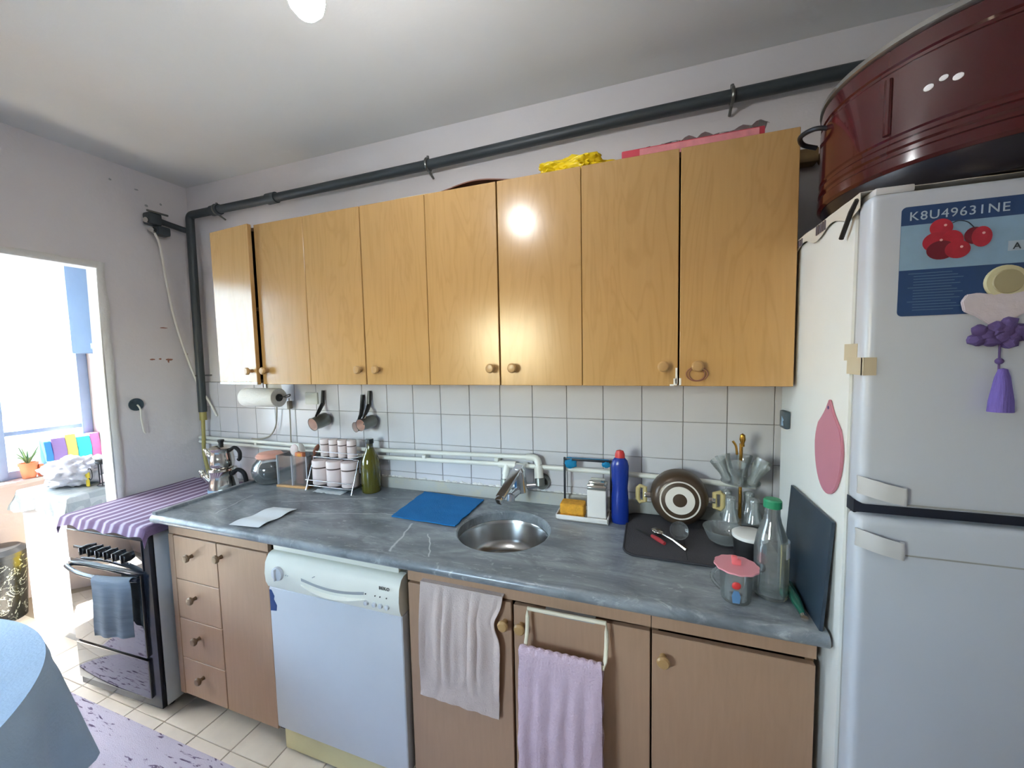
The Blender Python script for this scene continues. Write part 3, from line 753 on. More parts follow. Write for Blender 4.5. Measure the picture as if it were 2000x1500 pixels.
for x in (1.718, 1.757, 1.777, 1.803):
    part('indicator', G().cyl((x, DY - .011, .765), (x, DY - .0145, .765), .0022, 8), 'black_plastic', cp)
for x, z in ((1.355, .768), (1.365, .768), (1.492, .786), (1.485, .782)):
    part('indicator', G().cyl((x, DY - .010, z), (x, DY - .0142, z), .0016, 8), 'grey_plastic', cp)
g = text_mesh('BEKO', .016, .0005, 1.1); g.xf(T(1.772, DY - .0108, .790) @ RX(90)); part('lettering', g, 'black_plastic', cp, 0, 'small dark printed brand lettering')
part('sticker', G().prism([(0, 0), (.030, .004), (.034, .026), (.020, .048), (.024, .062), (.010, .085), (0, .085)], .0006, T(1.252, DY - .0002, .604) @ RX(90)), 'sticker_navy', t, 0, 'torn dark blue sticker on the door edge')

# ================================================================== STOVE
SA = 2.5
st = thing('stove', 'freestanding cooker with black glass front in the corner by the doorway', 'stove', (.304, -.345, 0), SA)
# local frame: x -.278...278, front at y=-.292
sw_, sf, sb_ = .278, -.290, .285
def lp(name, g, m, parent=None, **k): return part(name, g, m, parent or st, world=False, **k)
lp('body', G().box(-sw_, sw_, sf + .02, sb_, .03, .835, .004).box(-sw_, sw_, sf, sb_, .835, .856, .004), 'stove_side')
lp('front_frame', G().box(-sw_, sw_, sf, sf + .02, .03, .835, .003), 'stove_black')
for x in (-sw_ + .05, sw_ - .05):
    for y in (sf + .06, sb_ - .05): lp('foot', G().cyl((x, y, 0), (x, y, .035), .018, 12), 'black_plastic')
pn = lp('control_panel', G().box(-sw_ + .008, sw_ - .04, sf - .006, sf + .002, .662, .80, .002), 'oven_glass')
for i in range(6):
    x = -.125 + i * .056
    k_ = lp('dial', G().lathe([(0, 0), (.021, 0), (.018, .022), (.016, .024), (0, .024)], 20, T(x, sf - .006, .722 + .0) @ FACE).box(x - .0045, x + .0045, sf - .036, sf - .02, .704, .74, .002), 'black_plastic', pn)
    lp('mark', G().box(x - .001, x + .001, sf - .0368, sf - .0355, .722, .739), 'led_white', k_)
    lp('indicator', G().cyl((x, sf - .006, .690), (x, sf - .0075, .690), .003, 10), 'led_white', pn)
lp('display', G().box(-.225, -.165, sf - .009, sf - .005, .715, .727, .001, 1), 'black_plastic', pn)
od = lp('oven_door', G().box(-sw_ + .012, sw_ - .05, sf - .014, sf + .001, .268, .648, .004), 'oven_glass')
lp('door_handle', G().tube(arc((-.262, sf - .022, .632), (-.02, sf - .085, .628), (.232, sf - .022, .632), 14), .0085, 10).cyl((-.25, sf - .03, .632), (-.25, sf - .008, .632), .007, 8).cyl((.22, sf - .03, .632), (.22, sf - .008, .632), .007, 8), 'stove_black', od)
lp('storage_drawer', G().box(-sw_ + .012, sw_ - .05, sf - .012, sf + .001, .075, .254, .004), 'oven_glass')
lp('lid', G().box(-sw_ + .01, sw_ - .01, sf + .06, sb_ - .01, .856, .866, .003), 'stove_black')
# striped cloth over the stove (own object, laid on top)
def cloth_fn(u, v):
    x = -.325 + .65 * u; y = -.340 + .625 * v; zt = .8685; z = zt + .0025 * mnoise.noise(Vector((u * 5, v * 5, 1)))
    lim = .284; d = abs(x) - lim
    if d > 0:
        z -= d * 1.0; x = math.copysign(lim + .006 + d * .12 * 0.5, x)
    dy = (-.296) - y
    if dy > 0:
        z -= dy * .95 + .006 * math.sin(u * 26) * dy / .044; y = -.300 - dy * .35 - .004 * math.sin(u * 23)
    return Vector((x, y, z))
g = G().sheet(60, 50, cloth_fn, .0025)
me = mesh_from(g, 'striped_cloth', 50); sc_o = bpy.data.objects.new('striped_cloth', me); COL.objects.link(sc_o)
sc_o.location = (.304, -.345, .0); sc_o.rotation_euler = (0, 0, math.radians(SA))
sc_o['label'] = 'purple and white striped woven cloth covering the stove top'; sc_o['category'] = 'cloth'
def otw(u, v):
    x = .025 + .185 * u + .01 * (v - .5) * math.sin(3 * u); s_ = v * .30
    bow = -(.085 * .5) * (1 - ((x + .02) / .25) ** 2)
    if s_ < .05: a = (s_ / .05) * math.pi; return Vector((x, sf - .022 + bow * .97 + .0125 * math.cos(a), .632 + .0125 * math.sin(a) - .0 + (.0 if s_ else -.0)))
    return Vector((x + .006 * math.sin(v * 5), sf - .022 + bow - .0125 + .005 * math.sin(u * 14) * v, .632 - (s_ - .05)))
g = G().sheet(20, 40, otw, .003)
me = mesh_from(g, 'oven_towel', 60); o = bpy.data.objects.new('kitchen_towel', me); COL.objects.link(o); o.location = (.304, -.345, 0); o.rotation_euler = (0, 0, math.radians(SA))
o['label'] = 'grey striped tea towel hanging from the oven door handle'; o['category'] = 'towel'

# double teapot
def handle_c(parent, pts, r=.009): return part('handle', G().tube(spline(pts, 6), r, 10), 'black_plastic', parent)
TX, TY, TZ = .462, -.205, .871
t = thing('kettle', 'steel lower kettle of the stacked tea set on the stove', 'kettle', (TX, TY, TZ))
part('body', G().lathe([(0, 0), (.066, 0), (.071, .006), (.070, .02), (.064, .05), (.058, .085), (.060, .105), (.066, .118), (.062, .128), (.050, .130), (0, .130)], 36, T(TX, TY, TZ)), 'steel_polished', t)
part('spout', G().tube(spline([(TX - .05, TY - .03, TZ + .055), (TX - .078, TY - .045, TZ + .09), (TX - .092, TY - .05, TZ + .122)], 5), [.018] * 6 + [.014] * 4 + [.011], 12), 'steel_polished', t)
handle_c(t, [(TX + .055, TY + .01, TZ + .095), (TX + .085, TY + .02, TZ + .118), (TX + .115, TY + .03, TZ + .10), (TX + .125, TY + .033, TZ + .06), (TX + .122, TY + .032, TZ + .035)], .011)
part('blue_band', G().lathe([(.0665, .003), (.0722, .006), (.0712, .022), (.0665, .022)], 36, T(TX, TY, TZ), True), 'sticker_sky', t, label='bluish band round the foot')
TZ2 = TZ + .131
t = thing('teapot', 'small steel teapot with black lid knob stacked on the kettle', 'teapot', (TX, TY, TZ2))
part('body', G().lathe([(0, 0), (.050, 0), (.055, .01), (.058, .028), (.055, .055), (.050, .080), (.053, .098), (.057, .105), (.050, .107), (0, .107)], 36, T(TX, TY, TZ2)), 'steel_polished', t)
ld = part('lid', G().lathe([(0, .122), (.02, .121), (.045, .114), (.058, .107), (.056, .105), (0, .105)], 36, T(TX, TY, TZ2)), 'steel_polished', t)
part('lid_knob', G().lathe([(0, 0), (.012, 0), (.011, .012), (.016, .024), (.015, .030), (0, .032)], 16, T(TX, TY, TZ2 + .120)), 'black_plastic', ld)
part('spout', G().tube(spline([(TX - .04, TY - .02, TZ2 + .05), (TX - .06, TY - .03, TZ2 + .075), (TX - .074, TY - .035, TZ2 + .104)], 5), [.013] * 6 + [.010] * 4 + [.008], 12), 'steel_polished', t)
handle_c(t, [(TX + .045, TY + .01, TZ2 + .09), (TX + .075, TY + .018, TZ2 + .108), (TX + .100, TY + .025, TZ2 + .085), (TX + .100, TY + .025, TZ2 + .05), (TX + .092, TY + .022, TZ2 + .04)], .0095)

# ================================================================== COUNTER, LEFT GROUP
Z = ZC + .0005
t = thing('coffee_jar', 'round dark glass jar with an orange pink lid beside the kettle', 'jar', (.715, -.13, Z))
JX, JYY = .706, -.120
part('body', G().lathe([(0, 0), (.045, 0), (.068, .012), (.086, .045), (.090, .075), (.082, .105), (.062, .130), (.054, .138), (.052, .138), (.058, .128), (.078, .104), (.086, .075), (.082, .046), (.064, .015), (0, .006)], 40, T(JX, JYY, Z)), 'clear_glass', t, 60)
part('contents', G().lathe([(0, .007), (.060, .016), (.080, .046), (.084, .074), (.080, .092), (0, .10)], 36, T(JX, JYY, Z)), 'dark_glass', t, 60, 'dark contents filling the jar')
part('lid', G().lathe([(0, .135), (.060, .135), (.066, .142), (.066, .150), (.055, .162), (.02, .168), (0, .168)], 36, T(JX, JYY, Z)), 'pink_lid', t)
t = thing('cutlery_box', 'clear acrylic box on a wooden base holding wooden spoons', 'holder', (.91, -.115, Z))
Mb = T(.900, -.112, Z) @ RZ(4) @ Matrix.Diagonal((.93, 1, 1, 1))
part('base', G().box(-.105, .105, -.055, .060, 0, .012, .002, 2, Mb), 'light_wood', t)
part('walls', G().box(-.10, -.097, -.05, .055, .012, .165, 0, 1, Mb).box(.097, .10, -.05, .055, .012, .165, 0, 1, Mb).box(-.10, .10, -.05, -.047, .012, .165, 0, 1, Mb).box(-.10, .10, .052, .055, .012, .165, 0, 1, Mb), 'acrylic', t, 0)
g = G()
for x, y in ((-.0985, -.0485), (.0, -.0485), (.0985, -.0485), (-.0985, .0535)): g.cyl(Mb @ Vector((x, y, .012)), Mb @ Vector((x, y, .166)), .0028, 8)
part('edge_highlight', g, 'clear_plastic', t, label='painted highlights along the corner edges')  # pale rods paint the highlights on the box corners
for i, (a, b_, m_, lab) in enumerate((((.93, -.11, Z + .02), (1.02, -.10, Z + .212), 'brown_wood', 'brown wooden spoon leaning out of the acrylic box'), ((.87, -.12, Z + .02), (.86, -.10, Z + .20), 'pink_jar', 'pale spoon with round head in the acrylic box'), ((.955, -.078, Z + .02), (.885, -.082, Z + .205), 'soap_white', 'white spatula crossing the spoons in the acrylic box'))):
    a, b_ = Vector(a), Vector(b_); d = (b_ - a)
    ts = thing('spoon', lab, 'spoon', a, group='spoons in the acrylic box')
    part('shaft', G().cyl(a, a + d * .8, .005, 10), m_, ts)
    Mx = Matrix.Translation(a + d * .9) @ d.to_track_quat('Z', 'Y').to_matrix().to_4x4()
    b = G().blob(0, 0, 0, .020, .007, .030, 0, 1, 3); b.xf(Mx); part('head', b, m_, ts)
g = G().box(.905, .95, -.135, -.10, Z + .145, Z + .175, .004)
t = thing('orange_packet', 'orange and yellow packet inside the acrylic box', 'packet', (.927, -.117, Z + .013))
part('packet', G().box(.90, .95, -.135, -.112, Z + .013, Z + .178, .004), 'terracotta', t); part('label', G().box(.918, .942, -.1362, -.1345, Z + .148, Z + .174, .0005, 1), 'orange_item', t)

rack = thing('jar_rack', 'chrome wire rack with two tiers of pink lidded jars', 'rack', (1.16, -.10, Z))
RKx0, RKx1 = 1.005, 1.288
g = G()
for x in (RKx0, RKx1):
    g.tube([(x - .0, -.175, Z + .002), (x + .0, -.115, Z + .155), (x, -.055, Z + .155), (x, -.030, Z + .002)], .0022, 8)
part('side_frame', g, 'chrome', rack)
for nm, y, z in (('tier_rail', -.165, Z + .025), ('tier_rail', -.07, Z + .025), ('tier_rail', -.172, Z + .055), ('tier_rail', -.112, Z + .157), ('tier_rail', -.055, Z + .157), ('tier_rail', -.112, Z + .185)):
    part(nm, G().cyl((RKx0, y, z), (RKx1, y, z), .0022, 8), 'chrome', rack)
part('tier_shelf', G().box(RKx0, RKx1, -.162, -.075, Z + .0225, Z + .0255), 'black_plastic', rack, 0); part('tier_shelf', G().box(RKx0, RKx1, -.112, -.055, Z + .1545, Z + .1575), 'black_plastic', rack, 0)
def jar(r, h, label, loc, group):
    t = thing('spice_jar', label, 'jar', loc, group=group)
    part('body', G().lathe([(0, 0), (r * .96, 0), (r, .003), (r, h * .67), (0, h * .67)], 28, T(*loc)), 'pink_jar', t)
    part('ring', G().lathe([(0, h * .67), (r * .97, h * .67), (r * .97, h * .73), (0, h * .73)], 28, T(*loc)), 'jar_ring', t)
    part('lid', G().lathe([(0, h * .73), (r * 1.02, h * .73), (r * 1.02, h * .95), (r * .96, h), (0, h)], 28, T(*loc)), 'pink_jar', t)
    return t
names3 = ('left', 'middle', 'right')
J0 = jar(.042, .122, 'large pink jar at the left end of the lower rack tier', (1.055, -.118, Z + .0265), 'large jars on the lower rack tier')
dup(J0, (1.145, -.118, Z + .0265), 'large pink jar in the middle of the lower rack tier')
dup(J0, (1.237, -.118, Z + .0265), 'large pink jar at the right end of the lower rack tier')
K0 = jar(.0225, .088, 'small pink jar at the left end of the upper rack tier', (1.052, -.083, Z + .1585), 'small jars on the upper rack tier')
for x, lab in ((1.108, 'second small pink jar from the left on the upper rack tier'), (1.164, 'second small pink jar from the right on the upper rack tier'), (1.222, 'small pink jar at the right end of the upper rack tier')):
    dup(K0, (x, -.083, Z + .1585), lab)
g = G().sheet(12, 8, lambda u, v: Vector((1.06 + .17 * u, -.185 + .08 * v, Z + .002 + .010 * abs(mnoise.noise(Vector((u * 6, v * 4, 7)))))), .0008)
single('crumpled_paper', g, 'paper_white', 'crumpled white paper under the jar rack', 'paper')
g = G().sheet(6, 6, lambda u, v: Vector((1.232 + .05 * u, -.112 + .03 * v, Z + .160 + .010 * u)), .0008)
single('paper_slip', g, 'paper_white', 'small white slip on the upper tier of the rack', 'paper')
t = thing('oil_bottle', 'glass bottle of green olive oil beside the jar rack', 'bottle', (1.335, -.09, Z))
OX, OY = 1.337, -.088
part('bottle', G().lathe([(0, 0), (.043, 0), (.046, .006), (.046, .13), (.040, .165), (.024, .200), (.016, .222), (.015, .245), (0, .245)], 32, T(OX, OY, Z)), 'oil', t)
part('neck_glass', G().lathe([(.0165, .212), (.0168, .222), (.0158, .244), (.0150, .244)], 24, T(OX, OY, Z)), 'clear_glass', t)
part('cap', G().lathe([(0, .240), (.019, .240), (.019, .258), (.017, .262), (0, .262)], 24, T(OX, OY, Z)), 'cap_black', t)
part('cap_top', G().lathe([(0, .262), (.0165, .262), (.0165, .2632), (0, .2632)], 24, T(OX, OY, Z)), 'steel_polished', t)
def papf(u, v):
    a = Vector((1.045, -.585, 0)).lerp(Vector((1.195, -.575, 0)), u); b_ = Vector((1.052, -.392, 0)).lerp(Vector((1.182, -.386, 0)), u)
    p = a.lerp(b_, v); p.z = Z + .0015 + .006 * math.sin(v * 5.5 + .4) ** 2 + .003 * u; return p
single('paper_sheet', G().sheet(8, 20, papf, .0006), 'paper_white', 'white sheet of paper curling on the worktop', 'paper')
def bluef(u, v):
    a = Vector((1.634, -.335, 0)).lerp(Vector((1.930, -.345, 0)), u); b_ = Vector((1.606, -.04, 0)).lerp(Vector((1.928, -.058, 0)), u)
    p = a.lerp(b_, v); p.x += .006 * mnoise.noise(Vector((v * 6, 1 if u > .5 else 4, 0))); p.y += .006 * mnoise.noise(Vector((u * 6, v, 2)))
    p.z = Z + .0072 + .0022 * mnoise.noise(Vector((u * 5, v * 5, 3))); return p
single('dish_cloth', G().sheet(30, 30, bluef, .004), 'blue_cloth', 'bright blue cloth spread flat beside the sink', 'cloth')

# paper roll under the cabinet
t = thing('paper_towel', 'white kitchen paper roll on a black holder under the wall cabinet', 'paper towel', (.72, -.16, 1.33))
PX0, PX1, PY, PZ = .600, .835, -.150, 1.378
part('roll', G().lathe([(.020, 0), (.047, 0), (.049, .003), (.049, PX1 - PX0 - .003), (.047, PX1 - PX0), (.020, PX1 - PX0)], 36, T(PX0, PY, PZ) @ RY(90), True), 'tissue', t)
part('holder_rod', G().cyl((PX0 - .012, PY, PZ), (PX1 + .004, PY, PZ), .019, 20).tube(spline([(PX1, PY, PZ), (PX1 + .03, PY, PZ + .004), (PX1 + .05, PY, PZ + .012), (PX1 + .075, PY, PZ + .018), (PX1 + .07, PY, PZ + .008), (PX1 + .04, PY, PZ + .002)], 5), .003, 8), 'black_plastic', t)
for x in (.692, .716): part('hanger', G().cyl((x, PY + .03, PZ + .03), (x, PY + .03, UZ0 + .002), .0022, 8), 'wire_dark', t)
part('loose_sheet', G().sheet(16, 6, lambda u, v: Vector((.71 + .11 * u, PY + .03 + .004 * math.sin(u * 9), UZ0 - .002 - .040 * v)), .0008), 'tissue', t)
g = G().box(.845, .92, -.006, .004, 1.345, 1.41, .003)
single('wall_socket', G().box(.86, .945, -.014, -.003, 1.328, 1.392, .004), 'pvc_white', 'white wall socket on the tiles beside the paper roll', 'socket')
g = G().tube(spline([(.66, -.02, 1.36), (.655, -.02, 1.28), (.64, -.02, 1.20), (.60, -.025, 1.145), (.53, -.03, 1.123), (.46, -.03, 1.121)], 8), .0038, 8)
single('power_cord', g, 'cable_grey', 'grey power cord curving from the paper roll to the water pipe', 'cable')
g = G().tube(spline([(.752, -.02, 1.36), (.752, -.02, 1.25), (.748, -.02, 1.12), (.745, -.02, 1.0), (.75, -.03, .96)], 6), .0035, 8).box(.744, .760, -.030, -.006, 1.30, 1.345, .004)
single('power_cord', g, 'cable_grey', 'grey cord with plug hanging straight down behind the coffee jar', 'cable')

# hanging coffee pots
def coffee_pot(label, hx, hz, r, h, dirv, mdl, inner):
    """hangs from its handle, mouth pointing to the room and slightly left"""
    t = thing('coffee_pot', label, 'coffee pot', (hx, -.02, hz - .18), group='coffee pots hanging on the tiles')
    d = Vector(dirv).normalized(); base = Vector((hx + .02, -.022, hz - .15))
    M = Matrix.Translation(base) @ d.to_track_quat('Z', 'Y').to_matrix().to_4x4()
    part('body', G().lathe([(0, 0), (r * .95, 0), (r, .006), (r * .98, h * .55), (r * .88, h * .82), (r * .98, h), (r * .93, h), (r * .84, h * .82), (r * .93, h * .5), (r * .9, .01), (0, .008)], 28, M), mdl, t, 50)
    part('lining', G().lathe([(0, .012), (r * .86, .014), (r * .88, h * .5), (r * .82, h * .82), (r * .90, h * .985)], 28, M), inner, t, 60)
    mid = base + d * h * .75 + Vector((.0, 0, r * .9))
    part('handle', G().tube([mid, mid + Vector((.004, .02, .03)), Vector((hx, -.022, hz - .07)), Vector((hx, -.014, hz))], [.006, .010, .011, .009], 8), 'black_plastic', t)
    part('bracket', G().cyl(mid - Vector((0, 0, .012)), mid + Vector((.003, .014, .022)), .0075, 8), 'steel_polished', t)
    return t
coffee_pot('larger coffee pot hanging alone on the tiles near the paper roll', .990, 1.405, .036, .085, (-.12, -.97, -.22), 'dull_metal', 'copper_pink')
coffee_pot('small coffee pot hanging on the left of the pair', 1.245, 1.385, .027, .062, (-.25, -.96, -.10), 'dull_metal', 'pink_jar')
coffee_pot('coffee pot hanging on the right of the pair', 1.290, 1.405, .031, .085, (-.10, -.98, -.12), 'dull_metal', 'copper_pink')

# ================================================================== COUNTER, RIGHT GROUP
t = thing('soap_tray', 'white tray with a dark wire cloth rail behind the sink', 'tray', (2.385, -.10, Z))
part('tray', G().box(2.282, 2.487, -.165, -.045, Z, Z + .006, .002).box(2.282, 2.487, -.165, -.160, Z, Z + .022, .002).box(2.282, 2.487, -.050, -.045, Z, Z + .022, .002).box(2.282, 2.288, -.165, -.045, Z, Z + .022, .002).box(2.481, 2.487, -.165, -.045, Z, Z + .022, .002), 'soap_white', t)
part('cloth_rail', G().box(2.295, 2.303, -.062, -.052, Z + .006, 1.140, .002).box(2.295, 2.49, -.062, -.052, 1.128, 1.138, .002).box(2.484, 2.492, -.062, -.052, Z + .006, 1.138, .002), 'wire_dark', t)
single('sponge', G().box(2.296, 2.392, -.150, -.085, Z + .0065, Z + .020, .004).box(2.296, 2.392, -.150, -.085, Z + .018, Z + .062, .010, 3), 'sponge', 'yellow orange sponge lying in the white soap tray', 'sponge')
t = thing('soap_dispenser', 'square white soap dispenser with a steel top in the tray', 'dispenser', (2.44, -.108, Z + .0065))
part('body', G().box(2.404, 2.477, -.145, -.075, Z + .0065, 1.040, .006, 3), 'soap_white', t)
part('pump_top', G().box(2.404, 2.477, -.145, -.075, 1.041, 1.060, .004).box(2.412, 2.469, -.14, -.082, 1.06, 1.072, .004), 'steel_polished', t)
g = G().blob(2.322, -.057, 1.118, .026, .007, .022, .25, 3, 3, 5)
g.blob(2.470, -.057, 1.122, .018, .007, .014, .25, 3, 3, 8)
g.box(2.31, 2.48, -.0585, -.0555, 1.1385, 1.1405)
single('scrub_cloth', g, 'teal_cloth', 'teal cloth draped over the dark wire rail', 'cloth')
t = thing('detergent_bottle', 'tall blue detergent bottle with a red cap', 'bottle', (2.527, -.12, Z))
Mdt = T(2.527, -.122, Z) @ Matrix.Diagonal((1, .62, 1, 1))
part('bottle', G().lathe([(0, 0), (.030, 0), (.033, .006), (.032, .10), (.029, .14), (.032, .18), (.033, .225), (.028, .245), (.018, .256), (0, .256)], 28, Mdt), 'bottle_blue', t)
part('cap', G().lathe([(0, .254), (.019, .254), (.018, .270), (.013, .282), (0, .286)], 20, Mdt), 'cap_red', t)
# drying mat
def rr(x0, x1, y0, y1, r, n=6):
    out = []
    for cx_, cy_, a0 in ((x1 - r, y1 - r, 0), (x0 + r, y1 - r, 90), (x0 + r, y0 + r, 180), (x1 - r, y0 + r, 270)):
        for i in range(n + 1):
            a = math.radians(a0 + 90 * i / n); out.append((cx_ + r * math.cos(a), cy_ + r * math.sin(a)))
    return out
t = thing('drying_mat', 'dark grey quilted dish drying mat on the worktop', 'mat', (2.75, -.2, Z))
part('pad', G().prism(rr(2.556, 2.955, -.37, -.03, .04), .007, T(0, 0, Z)), 'mat_grey', t)
part('piping', G().tube([(x, y, Z + .004) for x, y in rr(2.553, 2.958, -.373, -.027, .042)], .004, 8, True), 'mat_edge', t)
part('seam', G().box(2.744, 2.747, -.365, -.035, Z + .0065, Z + .0078), 'mat_edge', t, 0)
ZM = Z + .008
# cooking pot leaning on the wall, bottom to the room
t = thing('cooking_pot', 'brown cooking pot tipped on its side showing a ringed base', 'pot', (2.735, -.09, ZM))
PTM = T(2.738, -.145, ZM + .1085) @ RX(90 - 5) @ RZ(0)
part('body', G().lathe([(0, 0), (.068, 0), (.082, -.006), (.094, -.022), (.100, -.05), (.101, -.075), (.098, -.075), (.095, -.05), (.088, -.025), (0, -.010)], 48, PTM), 'pot_brown', t, 50)
part('base_ring', G().lathe([(.064, .0004), (.069, .0004), (.069, .0012), (.064, .0012)], 48, PTM, True), 'pot_cream', t)
part('base_disc', G().lathe([(.024, .0004), (.050, .0004), (.050, .0014), (.024, .0014)], 48, PTM, True), 'pot_cream', t)
for sgn in (-1, 1):
    br = part('handle_bracket', G().box(sgn * .098, sgn * .122, -.010, .010, -.060, -.040, .003, 2, PTM) if sgn > 0 else G().box(-.122, -.098, -.010, .010, -.060, -.040, .003, 2, PTM), 'steel_polished', t)
    hp = [PTM @ Vector((sgn * a, b_, -.05)) for a, b_ in ((.120, -.026), (.138, -.030), (.146, -.020), (.146, .022), (.138, .030), (.120, .026))]
    part('handle', G().tube(hp, .0085, 10, True), 'handle_cream', t)
# glass, spoon, knife on the mat
def tumbler(name, label, loc, r0, r1, h, m='clear_glass', tilt=None, cat='glass', group=None, seg=24):
    t_ = G().lathe([(0, 0), (r0, 0), (r1, h), (r1 - .002, h), (r0 - .003, .006), (0, .005)], seg, T(*loc) @ (tilt or Matrix()))
    return single(name, t_, m, label, cat, group, 50)
tumbler('glass_cup', 'small clear glass cup tipped against the cooking pot', (2.728, -.215, ZM + .030), .024, .030, .05, tilt=RX(70))
t = thing('teaspoon', 'steel spoon lying on the drying mat', 'spoon', (2.70, -.25, ZM))
a, b_ = Vector((2.672, -.225, ZM + .014)), Vector((2.748, -.305, ZM + .004))
part('handle', G().tube([a, a.lerp(b_, .5) + Vector((0, 0, .004)), b_], [.003, .004, .007], 8), 'steel_polished', t)
gg = G().blob(0, 0, 0, .017, .024, .006, 0, 1, 3); gg.xf(Matrix.Translation(a + Vector((-.012, .012, .002))) @ RZ(43)); part('bowl', gg, 'steel_polished', t)
t = thing('paring_knife', 'small knife with a red handle on the drying mat', 'knife', (2.62, -.25, ZM))
part('blade', G().prism([(0, -.006), (.06, -.004), (.068, 0), (0, .006)], .0016, T(2.640, -.232, ZM + .002) @ RZ(140)), 'matte_black', t, 0)
part('handle', G().tube([(2.642, -.234, ZM + .005), (2.664, -.26, ZM + .006), (2.682, -.282, ZM + .005)], [.006, .008, .006], 10), 'red_knife', t)
# tea glass stand
GX, GY = 2.935, -.115
t = thing('glass_stand', 'tall brass-stemmed stand holding tea glasses on two tiers', 'stand', (GX, GY, Z))
part('foot', G().lathe([(0, 0), (.055, 0), (.056, .004), (.03, .010), (.006, .016), (0, .016)], 32, T(GX, GY, Z)), 'stand_glass', t)
part('stem', G().cyl((GX, GY, Z + .012), (GX, GY, 1.245), .0055, 14), 'brass', t)
part('finial', G().lathe([(0, 0), (.007, 0), (.006, .012), (.010, .024), (.008, .040), (0, .046)], 14, T(GX + .004, GY, 1.235)).tube(spline([(GX - .012, GY, 1.205), (GX - .016, GY, 1.235), (GX - .026, GY, 1.252)], 4), .004, 8), 'brass', t)
for zz, rr_ in ((1.105, .062), (.975, .062)):
    part('tier_plate', G().lathe([(.006, 0), (rr_ * .7, -.002), (rr_, .003), (rr_, .006), (rr_ * .7, .002), (.006, .004)], 32, T(GX, GY, zz), True), 'stand_glass', t)
def tea_glass(label, loc, lean, az):
    g_ = G().lathe([(0, 0), (.014, 0), (.017, .004), (.016, .02), (.0155, .034), (.022, .06), (.0265, .082), (.0250, .082), (.0205, .06), (.014, .034), (.0145, .010), (0, .008)], 20, T(*loc) @ RZ(az) @ RY(lean))
    return single('tea_glass', g_, 'stand_glass', label, 'glass', 'tea glasses on the brass stand', 60)
nm6 = ('front left', 'front right', 'right', 'back right', 'back left', 'left')
for k, az in enumerate((250, 310, 10, 70, 130, 190)):
    ca, sa = math.cos(math.radians(az)), math.sin(math.radians(az))
    tea_glass('upright tea glass at the ' + nm6[k] + ' of the upper tier of the stand', (GX + .040 * ca, GY + .040 * sa, 1.113), 26, az)
for k, az in enumerate((225, 315, 45, 135)):
    ca, sa = math.cos(math.radians(az)), math.sin(math.radians(az))
    g_ = G().lathe([(0, .080), (.014, .080), (.017, .076), (.016, .06), (.0155, .046), (.022, .020), (.028, 0), (.0265, 0), (.0205, .02), (.014, .046), (.0145, .07), (0, .073)], 20, T(GX + .050 * ca, GY + .050 * sa, .983))
    single('tea_glass', g_, 'stand_glass', 'upturned tea glass at the ' + ('front left', 'front right', 'back right', 'back left')[k] + ' of the lower tier of the stand', 'glass', 'tea glasses on the brass stand', 60)
# glass bowls under the stand, small white lid
g_ = G().lathe([(0, 0), (.030, 0), (.05, .012), (.066, .05), (.064, .05), (.047, .015), (0, .005)], 32, T(2.872, -.205, ZM + .0))
single('glass_bowl', g_, 'stand_glass', 'clear glass bowl standing on the drying mat by the stand', 'bowl', None, 60)
t = thing('lidded_tub', 'dark round tub with a white lid behind the tall bottle', 'tub', (2.93, -.29, Z))
part('tub', G().lathe([(0, 0), (.042, 0), (.047, .06), (.047, .064), (0, .064)], 32, T(2.930, -.285, ZM)), 'matte_black', t)
part('lid', G().lathe([(0, .064), (.050, .064), (.050, .074), (.044, .078), (0, .078)], 32, T(2.930, -.285, ZM)), 'soap_white', t)
# mug with pink silicone lid
MX, MY = 2.848, -.520
t = thing('glass_mug', 'clear glass mug with painted flower at the worktop front', 'mug', (MX, MY, Z))
part('cup', G().lathe([(0, 0), (.033, 0), (.035, .004), (.041, .088), (.0385, .088), (.033, .008), (0, .006)], 32, T(MX, MY, Z)), 'clear_glass', t, 60)
part('flower', G().blob(MX - .006, MY - .0385, Z + .055, .011, .002, .010, .1, 4, 2, 3), 'flower_red', t, label='painted red flower')
part('vase_motif', G().prism([(-.008, 0), (.008, 0), (.010, .018), (.006, .032), (-.006, .032), (-.010, .018)], .0012, T(MX - .006, MY - .036, Z + .008) @ RX(90)), 'flower_blue', t, label='painted blue vase')
part('handle', G().tube(arc((MX - .036, MY + .01, Z + .075), (MX - .075, MY + .02, Z + .045), (MX - .034, MY + .01, Z + .016), 10), .005, 8), 'clear_glass', t)
t = thing('cup_lid', 'pink silicone lid with a small knob covering the glass mug', 'lid', (MX, MY, Z + .089))
prof = [(.052 * (1 + .025 * math.cos(12 * 2 * math.pi * i / 72)), 2 * math.pi * i / 72) for i in range(72)]
part('disc', G().prism([(r * math.cos(a), r * math.sin(a)) for r, a in prof], .004, T(MX, MY, Z + .0885)), 'pink_silicone', t)
part('knob', G().box(MX - .011, MX + .011, MY - .006, MY + .006, Z + .0925, Z + .108, .004).box(MX - .012, MX + .002, MY - .006, MY + .006, Z + .104, Z + .116, .004), 'pink_bright', t)
